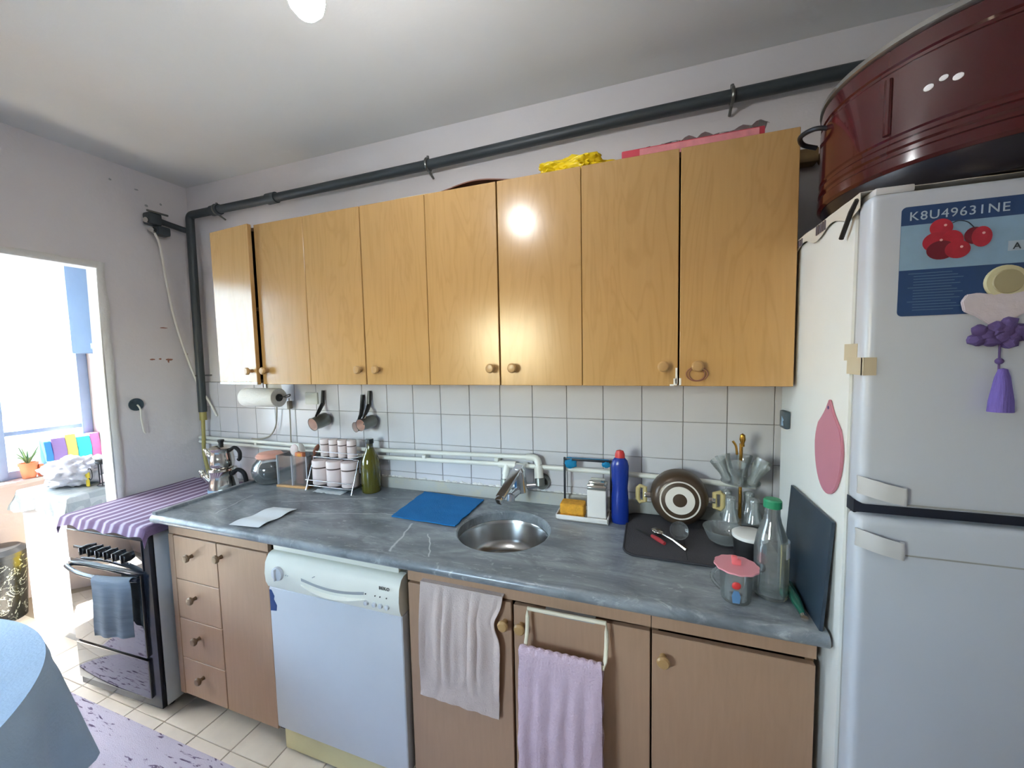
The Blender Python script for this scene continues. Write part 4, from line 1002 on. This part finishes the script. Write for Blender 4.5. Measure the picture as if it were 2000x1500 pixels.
# tall bottle with green cap
BX, BY = 2.938, -.475
t = thing('glass_bottle', 'tall clear glass bottle with a green cap', 'bottle', (BX, BY, Z))
part('glass', G().lathe([(0, 0), (.036, 0), (.040, .006), (.040, .13), (.034, .165), (.022, .20), (.018, .22), (.018, .245), (.0165, .245), (.0165, .22), (.020, .20), (.032, .163), (.038, .13), (.038, .010), (0, .008)], 32, T(BX, BY, Z)), 'clear_glass', t, 60)
part('cap', G().lathe([(0, .240), (.021, .240), (.021, .258), (.018, .262), (0, .262)], 24, T(BX, BY, Z)), 'green_cap', t)
part('label', G().sheet(12, 4, lambda u, v: Vector((BX + .0405 * math.cos(-.9 + 1.1 * u), BY + .0405 * math.sin(-.9 + 1.1 * u), Z + .115 + .04 * v)), .0004), 'paper_white', t, label='remains of a white paper label')
# small green bottle lying in front of the board
t = thing('lying_bottle', 'small green glass bottle lying on the worktop in the corner', 'bottle', (2.975, -.52, Z))
q0, q1 = Vector((2.9915, -.430, Z + .0125)), Vector((2.982, -.580, Z + .0122))
Mq = Matrix.Translation(q0) @ (q1 - q0).to_track_quat('Z', 'Y').to_matrix().to_4x4(); L = (q1 - q0).length
part('glass', G().lathe([(0, 0), (.0105, 0), (.0118, .004), (.0118, L * .6), (.008, L * .78), (.0065, L * .93), (0, L * .93)], 24, Mq), 'green_liquid_glass', t)
part('cap', G().lathe([(0, L * .93), (.008, L * .93), (.008, L), (0, L)], 20, Mq), 'steel_polished', t)
# slate board leaning on the fridge
Mb2 = T(3.003, -.468, Z + .0006) @ RY(3.6)
single('slate_board', G().box(0, .008, -.134, .134, 0, .262, .002, 2, Mb2), 'board_slate', 'dark slate-coloured board leaning against the fridge side', 'board')
single('white_stick', G().box(2.966, 2.974, -.455, -.449, Z, Z + .13, .001, 1), 'handle_cream', 'thin pale stick standing behind the tall bottle', 'stick')

# ================================================================== TOWELS
def towel1(u, v):
    x = 1.925 + .288 * u; z = .8365 - .395 * v
    pin = math.exp(-((v - .22) / .10) ** 2) * max(0, (u - .6) / .4) * .022
    x -= pin; x += -.014 * v * (1 - u) - .020 * v * u
    fold = (.007 * math.sin(u * 20 + 1.2 * math.sin(v * 3)) + .004 * math.sin(u * 37 + 2)) * (math.sin(math.pi * min(1, v * 1.15)) ** .7)
    wr = .004 * mnoise.noise(Vector((u * 9, v * 11, 2))) * v
    return Vector((x, FD - .010 - abs(fold) * 1.2 - wr - .003 * v, z - .030 * v * u * .2 - .035 * v * max(0, u - .0) * .0))
g = G().sheet(60, 60, towel1, .003)
g.sheet(60, 3, lambda u, v: Vector((1.925 + .288 * u, FD - .010 + .034 * v, .8365 - .016 * v * 0 + .0015 * math.sin(math.pi * v))), .003)
single('hand_towel', g, 'towel_cream', 'cream towel draped over the left door of the sink cabinet', 'towel', None, 60)
t = thing('towel_rail', 'cream over-door towel rail on the right sink cabinet door', 'towel rail', (2.41, -.6, .70))
RX0, RX1, RYY = 2.294, 2.520, -.592
part('rail_frame', G().tube([(RX0, RYY, .822), (RX1, RYY, .824)] + arc((RX1 + .002, RYY - .002, .80), (RX1 + .002, RYY - .004, .74), (RX1 - .002, RYY - .030, .716), 5) + [(RX0 + .002, RYY - .030, .712)] + arc((RX0 - .002, RYY - .026, .716), (RX0, RYY - .004, .74), (RX0, RYY - .002, .80), 5), .0058, 10, True), 'rack_cream', t)
part('door_hook', G().box(RX0 + .05, RX1 - .03, RYY - .004, RYY + .038, .8165, .8205, .001, 1), 'grey_plastic', t)
def towel2(u, v):
    s_ = v * 1.02; L0 = .56; x = 2.277 + .236 * u; yb = RYY - .030; zr = .714; r = .0125
    f = .008 * math.sin(u * 15 + .8 * math.sin(v * 6)) + .004 * mnoise.noise(Vector((u * 8, v * 16, 4)))
    if s_ < L0: d = L0 - s_; z = zr - d; y = yb - r - abs(f) * min(1, d * 6) - .012 * min(1, d * 3)
    elif s_ < L0 + .04: a = (s_ - L0) / .04 * math.pi; z = zr + r * math.sin(a) + .004 * abs(math.sin(u * 30)); y = yb - r * math.cos(a)
    else: d = s_ - L0 - .04; z = zr - d; y = min(yb + r + .3 * f, FD - .006)
    return Vector((x + .012 * (z - .7) * (u - .5) * -.6 + .004 * mnoise.noise(Vector((v * 22, u * 2, 1))), y, z))
g = G().sheet(50, 110, towel2, .004)
single('bath_towel', g, 'towel_pink', 'fluffy pink towel hanging from the cream rail', 'towel', None, 60)

# ================================================================== FRIDGE
FX0, FX1, FY = 3.030, 3.73, -.690
t = thing('fridge', 'tall white two-door fridge at the end of the worktop', 'fridge', (3.38, -.44, 0)); fridge = t
part('body', G().box(FX0, FX1, FY + .062, -.19, .04, 1.856, .006, 2), 'fridge_lit', t)
for x in (FX0 + .06, FX1 - .06):
    for y in (FY + .1, -.25): part('foot', G().cyl((x, y, 0), (x, y, .045), .02, 12), 'black_plastic', t)
part('gasket', G().box(FX0 + .006, FX1 - .006, FY + .05, FY + .064, .05, 1.85), 'grey_plastic', t, 0)
d1 = part('upper_door', G().box(FX0, FX1, FY, FY + .052, 1.250, 1.858, .016, 4), 'fridge_shaded', t)
d2 = part('lower_door', G().box(FX0, FX1, FY, FY + .052, .055, 1.226, .016, 4), 'fridge_shaded', t)
part('divider', G().box(FX0 + .004, FX1 - .004, FY + .03, FY + .06, 1.224, 1.252), 'dark_seal', t, 0)
part('door_groove', G().box(3.10, FX1 - .01, FY - .0006, FY + .002, 1.2555, 1.259, .0003, 1), 'grey_plastic', d1)
part('door_groove', G().box(3.10, FX1 - .01, FY - .0006, FY + .002, 1.155, 1.158, .0003, 1), 'grey_plastic', d2)
def grip(u, v):
    x = 3.020 + .080 * u; return x
for d, zc_ in ((d1, 1.284), (d2, 1.176)):
    def hf(u, v, zc_=zc_):
        x = FX0 - .006 + .078 * u; y = FY - .004 - .014 * math.sin(min(1, u * 1.7) * math.pi / 2) ** 1.2 * (1 if u < .93 else max(0, (1 - u) / .07) ** .5)
        hgt = .036 - .002 * u
        return Vector((x, y - .002 * math.sin(math.pi * v), zc_ + (.010 - .018 * u) + (v - .5) * hgt))
    part('handle', G().sheet(20, 6, hf, .006), 'appliance_white', d, 60)
part('hinge_cover', G().box(FX0 + .01, FX0 + .07, FY + .01, FY + .09, 1.858, 1.872, .004), 'appliance_white', t)
# sticker on the upper door
S0, S1, SZ0, SZ1 = 3.076, 3.300, 1.624, 1.826
stk = part('info_sticker', G().prism(rr(S0, S1, SZ0, SZ1, .008), .0008, T(0, FY - .0002, 0) @ RX(90)), 'sticker_navy', d1, 0, 'navy product sticker with cherries')
def onf(name, g, m, lab=None): return part(name, g, m, d1, 30, lab)
L1 = FY - .0012; L2 = FY - .0020
onf('sticker_picture', G().box(S0, S1, L1, L1 + .0004, 1.7095, 1.792), 'sticker_sky')
g = text_mesh('K8U49631NE', .0225, .0003, 1.12); g.xf(T(S0 + .011, L1, 1.8005) @ RX(90)); onf('sticker_text', g, 'sticker_text', 'pale model lettering')
for ic, (x, z, rx_, rz_, m_) in enumerate(((3.134, 1.782, .0165, .0165, 'cherry_red'), (3.128, 1.757, .020, .018, 'cherry_red'), (3.150, 1.757, .016, .019, 'cherry_red'), (3.135, 1.742, .021, .017, 'cherry_dark'), (3.158, 1.741, .018, .016, 'cherry_red'), (3.180, 1.763, .014, .015, 'cherry_dark'), (3.190, 1.760, .014, .018, 'cherry_red'))):
    onf('printed_cherry', G().prism([(rx_ * math.cos(2 * math.pi * i / 24), rz_ * math.sin(2 * math.pi * i / 24)) for i in range(24)], .0004, T(x, L1 - .0002 - .00015 * ic, z) @ RX(90)), m_)
for x, z in ((3.139, 1.786), (3.134, 1.760), (3.163, 1.745), (3.192, 1.766)):
    onf('cherry_glint', G().prism([(.0022 * math.cos(i), .0022 * math.sin(i)) for i in [2 * math.pi * k / 12 for k in range(12)]], .0003, T(x, L2 - .0009, z) @ RX(90)), 'cherry_light')
onf('cherry_stem', G().tube(spline([(3.149, L2, 1.789), (3.158, L2, 1.792), (3.170, L2, 1.788), (3.180, L2, 1.776)], 5), .0009, 6), 'board_slate')
for i in range(14):
    z = 1.702 - i * .0052; onf('sticker_line', G().box(S0 + (.022 if i % 5 else .014), S0 + .022 + .055 + .02 * ((i * 7) % 5) / 5, L1, L1 + .0003, z, z + .0010), 'sticker_line')
onf('energy_badge', G().box(3.226, 3.250, L2 + .0003, L2 + .0008, 1.731, 1.748), 'sticker_text')
g = text_mesh('A', .016, .0003); g.xf(T(3.232, L2, 1.7335) @ RX(90)); onf('badge_text', g, 'board_slate')
# hanging ornament
t = thing('fridge_ornament', 'round cream magnet with pale wings, purple flowers and tassel on the fridge', 'ornament', (3.22, FY - .01, 1.45))
OXX = 3.222
part('disc', G().lathe([(0, 0), (.0285, 0), (.0295, .003), (.028, .007), (.022, .008), (0, .008)], 28, T(OXX + .002, FY - .002, 1.677) @ FACE), 'magnet_cream', t)
part('disc_center', G().lathe([(0, .0075), (.0215, .0075), (.020, .010), (0, .010)], 28, T(OXX + .002, FY - .002, 1.677) @ FACE), 'magnet_center', t)
wing = [(-.052, .018), (-.045, .030), (-.030, .032), (-.010, .028), (0, .030), (.012, .028), (.030, .032), (.046, .030), (.052, .016), (.046, .000), (.028, -.010), (.012, -.026), (0, -.032), (-.014, -.024), (-.030, -.010), (-.048, .000)]
part('wings', G().prism(wing, .006, T(OXX - .006, FY - .004, 1.628) @ FACE, .0015), 'magnet_wing', t)
g = G()
for i in range(14):
    a = i * 2.4; r = .006 + .0025 * i
    g.blob(OXX - .006 + r * math.cos(a), FY - .012, 1.586 + .55 * r * math.sin(a), .012, .008, .011, .4, 3, 2, i)
part('flowers', g, 'purple_dark', t)
part('cord', G().cyl((OXX - .004, FY - .010, 1.575), (OXX - .003, FY - .010, 1.52), .0015, 6).blob(OXX - .003, FY - .010, 1.537, .006, .005, .006, 0, 1, 2), 'purple_dark', t)
part('tassel', G().lathe([(0, 0), (.017, 0), (.016, .02), (.010, .062), (.006, .076), (0, .078)], 18, T(OXX - .003, FY - .019, 1.447) @ Matrix.Diagonal((1, .8, 1, 1))), 'purple_tassel', t)
# tapes and magnets on the side
single('tape_strip', G().box(FX0 - .0012, FX0 + .0, -.660, -.606, 1.540, 1.575), 'tape_beige', 'upper beige tape piece on the fridge side', 'tape', 'tape pieces holding the fridge door', 0)
g = G().box(FX0 - .002, FX0 - .0012, -.685, -.622, 1.512, 1.547).box(FX0 - .002, FX0 + .018, FY - .0022, FY - .0008, 1.512, 1.547).box(FX0 - .002, FX0 - .0012, -.692, -.68, 1.512, 1.547)
single('tape_strip', g, 'tape_beige', 'lower beige tape piece wrapping round to the fridge door', 'tape', 'tape pieces holding the fridge door', 0)
leaf = []
for i in range(40):
    s_ = i / 40 * 2 * math.pi; yy = math.cos(s_); zz = math.sin(s_)
    wv_ = .072 * yy * (1 - .42 * max(0, zz) ** 1.6 * (1 if zz < .98 else 1)); leaf.append((wv_, .111 * zz))
leaf = [(x * (1 - .75 * max(0, (z - .05) / .061)), z) for x, z in leaf]
Mleaf = Matrix(((0, 0, -1, FX0 - .0005), (-1, 0, 0, -.552), (0, 1, 0, 1.338), (0, 0, 0, 1)))
t = thing('pink_board', 'pink leaf-shaped cutting board stuck to the fridge side', 'cutting board', (FX0 - .004, -.552, 1.227))
part('board', G().prism(leaf, .006, Mleaf, .0012), 'board_pink', t)
part('hang_hole', G().cyl((FX0 - .0064, -.552, 1.430), (FX0 - .0072, -.552, 1.430), .004, 12), 'purple_dark', t)
t = thing('fridge_magnet', 'small dark square magnet clip at the back of the fridge side', 'magnet', (FX0 - .01, -.258, 1.33))
part('clip', G().box(FX0 - .016, FX0 - .0005, -.285, -.232, 1.328, 1.382, .006), 'magnet_dark', t)
part('painted_glint', G().prism([(0, 0), (.018, .002), (.012, .014), (.022, .02), (.004, .03)], .001, Matrix(((0, 0, -1, FX0 - .016), (-1, 0, 0, -.255), (0, 1, 0, 1.336), (0, 0, 0, 1)))), 'sticker_sky', t, 0)  # glare on the dark clip painted as a pale patch
# newspaper-like cloth on the fridge
def newsf(u, v):
    x = FX0 - .012 + .71 * u; y = -.66 + .46 * v; z = 1.8745
    if u < .03: z -= (.03 - u) / .03 * (.030 + .010 * math.sin(v * 17)); x = FX0 - .006
    if v < .0: pass
    return Vector((x, y, z + .0015 * mnoise.noise(Vector((u * 9, v * 9, 0)))))
t = thing('shelf_paper', 'printed paper covering the fridge top and hanging over its side', 'paper', (3.36, -.43, 1.872))
part('sheet', G().sheet(70, 30, newsf, .0012), 'newsprint', t, 60)
for i in range(7):
    y = -.28 - i * .012; part('print_stripe', G().box(FX0 - .0085, FX0 - .0065, y - .004, y, 1.850, 1.868), 'newsprint_ink', t, 0)
for i in range(5):
    y = -.45 - i * .012; part('print_stripe', G().box(FX0 - .0085, FX0 - .0065, y - .005, y, 1.848, 1.870), 'newsprint_ink', t, 0)
single('dangling_strap', G().tube([(FX0 - .008, -.655, 1.862), (FX0 - .010, -.635, 1.845), (FX0 - .012, -.60, 1.80)], .0045, 6), 'matte_black', 'short dark strap hanging down the fridge side under the pot', 'strap')
# big maroon pot on the fridge
PX, PYY, PZ0 = 3.335, -.435, 1.8765
t = thing('canning_pot', 'huge dark maroon enamel pot with ribs standing on the fridge', 'pot', (PX, PYY, PZ0))
part('body', G().lathe([(0, .05), (.286, .05), (.292, .056), (.292, .075), (.287, .080), (.287, .088), (.291, .092), (.291, .102), (.287, .107), (.287, .115), (.290, .119), (.290, .245), (.286, .250), (.286, .256), (.289, .260), (.288, .292), (.283, .296), (0, .296)], 72, T(PX, PYY, PZ0)), 'enamel_maroon', t)
part('base', G().lathe([(0, 0), (.262, 0), (.272, .012), (.284, .050), (0, .050)], 72, T(PX, PYY, PZ0)), 'enamel_dark', t)
for s_, e_ in ((.16, 'rib'),):
    for k in range(1):
        a = math.radians(213.0); cx_, cy_ = PX + .290 * math.cos(a), PYY + .290 * math.sin(a)
        part('rib', G().tube([(cx_, cy_, PZ0 + .125), (cx_, cy_, PZ0 + .235)], .007, 10), 'enamel_maroon', t)
hcx = Vector((PX + .287 * math.cos(math.radians(168)), PYY + .287 * math.sin(math.radians(168)), PZ0 + .235))
part('handle', G().tube(spline([hcx + Vector((.004, -.05, 0)), hcx + Vector((-.030, -.04, .010)), hcx + Vector((-.048, 0, .014)), hcx + Vector((-.030, .04, .010)), hcx + Vector((.004, .05, 0))], 6), .006, 8), 'wire_dark', t)
ld = part('lid', G().lathe([(0, .296), (.286, .296), (.292, .300), (.291, .310), (.278, .318), (.2, .338), (.08, .352), (0, .354)], 72, T(PX, PYY, PZ0)), 'lid_metal', t)
part('lid_knob', G().lathe([(0, .352), (.02, .352), (.016, .37), (.028, .385), (0, .392)], 20, T(PX, PYY, PZ0)), 'enamel_dark', ld)
for x, z, s_ in ((3.130, 2.058, .0075), (3.1446, 2.064, .0065), (3.159, 2.0555, .0075)):
    a = math.atan2(-math.sqrt(max(0, .2915 ** 2 - (x - PX) ** 2)), x - PX)
    gg = G().blob(0, 0, 0, s_, .0015, s_ * .8, 0, 1, 2); gg.xf(T(PX + .2905 * math.cos(a), PYY + .2905 * math.sin(a), z) @ RZ(math.degrees(a) + 90)); part('flower_petal', gg, 'white_flower', t, label='white painted petal')

# ================================================================== TABLE, RUG
TCX, TCY, TR, TH = .76, -1.70, .655, .745
t = thing('round_table', 'round table hidden under a pale blue cloth at the left', 'table', (TCX, TCY, 0))
part('top', G().lathe([(0, TH - .03), (TR - .01, TH - .03), (TR - .004, TH - .015), (TR - .01, TH), (0, TH)], 64, T(TCX, TCY, 0)), 'table_leg', t)
part('pedestal', G().lathe([(0, .01), (.25, .01), (.25, .03), (.06, .06), (.045, .3), (.06, TH - .03), (0, TH - .03)], 28, T(TCX, TCY, 0)), 'table_leg', t)
def tcf(u, v):
    a = 2 * math.pi * u
    if v < .5: r = TR * (v / .5); return Vector((TCX + r * math.cos(a), TCY + r * math.sin(a), TH + .003 + .0012 * mnoise.noise(Vector((r * 9 * math.cos(a), r * 9 * math.sin(a), 0)))))
    k = (v - .5) / .5; hem = .37 + .06 * math.sin(4 * a + .6) + .035 * math.sin(13 * a)
    r = TR + .006 + .012 * min(1, k * 6) + k * (.026 + .034 * math.sin(17 * a + 1.0) + .012 * math.sin(29 * a)); return Vector((TCX + r * math.cos(a), TCY + r * math.sin(a), TH + .003 - .004 * min(1, k * 8) - hem * k))
single('tablecloth', G().sheet(260, 40, tcf), 'tablecloth_blue', 'pale blue cloth with rippled hem over the round table', 'tablecloth', None, 60)
def rugf(u, v): return Vector((-.16 + 2.3 * u, -1.95 + 1.265 * v, .0085 + .001 * mnoise.noise(Vector((u * 8, v * 6, 1)))))
single('rug', G().sheet(60, 40, rugf, .008), 'rug_pile', 'pale lavender rug with dark brush strokes on the tiled floor', 'rug')

# ================================================================== BALCONY THINGS
WX0, WX1, WY0, WY1, WZ = -.82, -.325, -.490, .07, .852
t = thing('washing_machine', 'white box-shaped appliance on the balcony beyond the doorway', 'appliance', ((WX0 + WX1) / 2, -.21, 0))
part('body', G().box(WX0, WX1, WY0, WY1, .06, .83, .006, 2), 'appliance_white', t)
part('plinth', G().box(WX0 + .02, WX1 - .02, WY0 + .02, WY1 - .02, 0, .06), 'grey_plastic', t, 0)
part('top_lid', G().box(WX0 - .003, WX1 + .003, WY0 - .003, WY1, .83, WZ, .006, 2), 'appliance_white', t)
def wcl(u, v):
    ov = .11; x = WX0 - ov + (WX1 - WX0 + 2 * ov) * u; y = WY0 - ov + (WY1 - WY0 + ov) * v; z = WZ + .003
    dx = max(WX0 - .004 - x, x - WX1 - .004, 0); dy = max(WY0 - .004 - y, 0); d = max(dx, dy)
    if d > 0:
        w_ = .012 * math.sin(26 * (u + v)) * d / ov + .010 * mnoise.noise(Vector((u * 7, v * 7, 0))) * d / ov
        z -= d * .96 + .02 * math.sin(9 * (u - v)) * d / ov
        if dx > 0: x = (WX0 - .008 - .018 * d / ov - abs(w_)) if x < WX0 else (WX1 + .008 + .018 * d / ov + abs(w_))
        if dy > 0: y = WY0 - .008 - .018 * d / ov - abs(w_)
    return Vector((x, y, z))
single('plastic_cloth', G().sheet(70, 60, wcl, .0012), 'checked_plastic', 'checked plastic cloth covering the white balcony appliance', 'cloth', None, 60)
ZB = WZ + .005
single('plastic_bag', G().blob(-.620, -.335, ZB + .075, .145, .115, .086, .34, 2.6, 5, 11, flat=ZB), 'clear_plastic', 'stuffed crumpled white plastic bag on the balcony appliance', 'bag', None, 70)
t = thing('wire_stand', 'small black wire plant stand beside the plastic bag', 'stand', (-.40, -.27, ZB))
for zz, r in ((ZB + .003, .055), (ZB + .14, .055)):
    part('ring', G().tube([(-.405 + r * math.cos(a), -.275 + r * math.sin(a), zz) for a in [2 * math.pi * i / 28 for i in range(28)]], .003, 8, True), 'wire_dark', t)
for k in range(4):
    a = k * math.pi / 2 + .5; part('leg', G().cyl((-.405 + .055 * math.cos(a), -.275 + .055 * math.sin(a), ZB), (-.405 + .055 * math.cos(a), -.275 + .055 * math.sin(a), ZB + .14), .003, 8), 'wire_dark', t)
part('top_plate', G().lathe([(0, 0), (.056, 0), (.056, .022), (0, .022)], 28, T(-.405, -.275, ZB + .132)), 'matte_black', t)
g = G()
for k in range(12):
    g.blob(-.41 + random.uniform(-.045, .045), -.28 + random.uniform(-.04, .04), ZB + .166 + random.uniform(0, .06) * (k > 4), .018, .018, .015, .4, 3, 2, k)
single('flower_bunch', g, 'white_flower', 'cluster of small white flowers on the wire stand', 'flowers', None, 60)
t = thing('yellow_figure', 'small yellow peg figure with wire loops by the bag', 'figure', (-.47, -.345, ZB))
part('peg', G().box(-.482, -.472, -.350, -.342, ZB, ZB + .085, .002).box(-.468, -.458, -.350, -.342, ZB, ZB + .085, .002).box(-.490, -.452, -.351, -.341, ZB + .05, ZB + .085, .004), 'yellow_plastic', t)
part('wire_loop', G().tube([(-.498 + .018 * math.cos(a), -.346, ZB + .088 + .02 * math.sin(a)) for a in [2 * math.pi * i / 18 for i in range(18)]], .002, 6, True).tube([(-.442 + .022 * math.cos(a), -.346, ZB + .075 + .034 * math.sin(a)) for a in [2 * math.pi * i / 18 for i in range(18)]], .002, 6, True), 'wire_dark', t)
# colourful folded beach shade on the sill
t = thing('beach_shade', 'multicoloured folded fabric shade lying on the balcony sill', 'fabric', (-1.3, -.06, .816))
ys = [-.205, -.17, -.10, -.045, .03, .082]
for k, m_ in enumerate(('umbrella_blue', 'umbrella_violet', 'umbrella_yellow', 'umbrella_cyan', 'umbrella_pink')):
    y0, y1 = ys[k], ys[k + 1]
    part('panel', G().prism([(-1.36, .816), (-1.275, .816), (-1.268, .95 + .02 * (k % 2)), (-1.29, 1.045 + .015 * (k % 3)), (-1.345, 1.06)], y1 - y0 - .001, T(0, y1, 0) @ RX(90), .002), m_, t)
t = thing('terracotta_pot', 'orange clay pot with a small plant on the balcony sill', 'plant pot', (-1.31, -.285, .816))
part('pot', G().lathe([(0, 0), (.030, 0), (.042, .085), (.046, .085), (.046, .105), (.040, .105), (.038, .09), (0, .09)], 24, T(-1.315, -.275, .816)), 'terracotta', t)
g = G()
for k in range(9):
    a = k * .7; g.tube(arc((-1.315, -.275, .905), (-1.315 + .02 * math.cos(a), -.275 + .02 * math.sin(a), .96), (-1.315 + .05 * math.cos(a), -.275 + .055 * math.sin(a), .965 + .03 * (k % 3)), 5), [.003, .005, .006, .005, .004, .002], 6)
part('leaves', g, 'leaf_green', t)
single('clay_box', G().box(-1.33, -1.28, -.235, -.215, .816, .90, .004), 'terracotta', 'low orange clay box on the balcony sill behind the bag', 'box')
t = thing('wall_boiler', 'pale combi boiler on the balcony wall beyond the doorway', 'boiler', (-.66, -.05, 1.2))
part('casing', G().box(-.86, -.45, -.20, .085, 1.642, 2.32, .01, 2), 'boiler_body', t)
part('display', G().box(-.64, -.57, -.203, -.199, 1.665, 1.70, .002), 'boiler_screen', t)
for x, m_ in ((-.80, 'pvc_white'), (-.72, 'pvc_white'), (-.64, 'pvc_white'), (-.58, 'pvc_white')):
    part('service_pipe', G().tube(spline([(x, -.08, 1.645), (x, -.08, 1.58), (x + .03, -.03, 1.52), (x + .05, .0, 1.45), (x + .05, .05, .9)], 5), .011, 10), m_, t)
part('drain_cap', G().cyl((-.70, -.10, 1.645), (-.70, -.10, 1.61), .022, 16), 'dull_metal', t)
t = thing('waste_bin', 'black marbled waste bin with lid on the balcony floor', 'bin', (-1.16, -.50, 0))
part('body', G().lathe([(0, 0), (.10, 0), (.125, .40), (0, .40)], 36, T(-1.16, -.50, 0)), 'bin_marbled', t)
part('lid', G().lathe([(0, .40), (.13, .40), (.13, .425), (.10, .45), (0, .455)], 36, T(-1.16, -.50, 0)), 'bin_black', t)
single('yellow_packet', G().blob(-.975, -.33, .12, .05, .05, .12, .3, 3, 3, 2, flat=0.0).blob(-.975, -.34, .30, .05, .05, .13, .35, 3, 3, 4), 'yellow_plastic', 'crumpled yellow plastic packet beside the waste bin', 'packet')
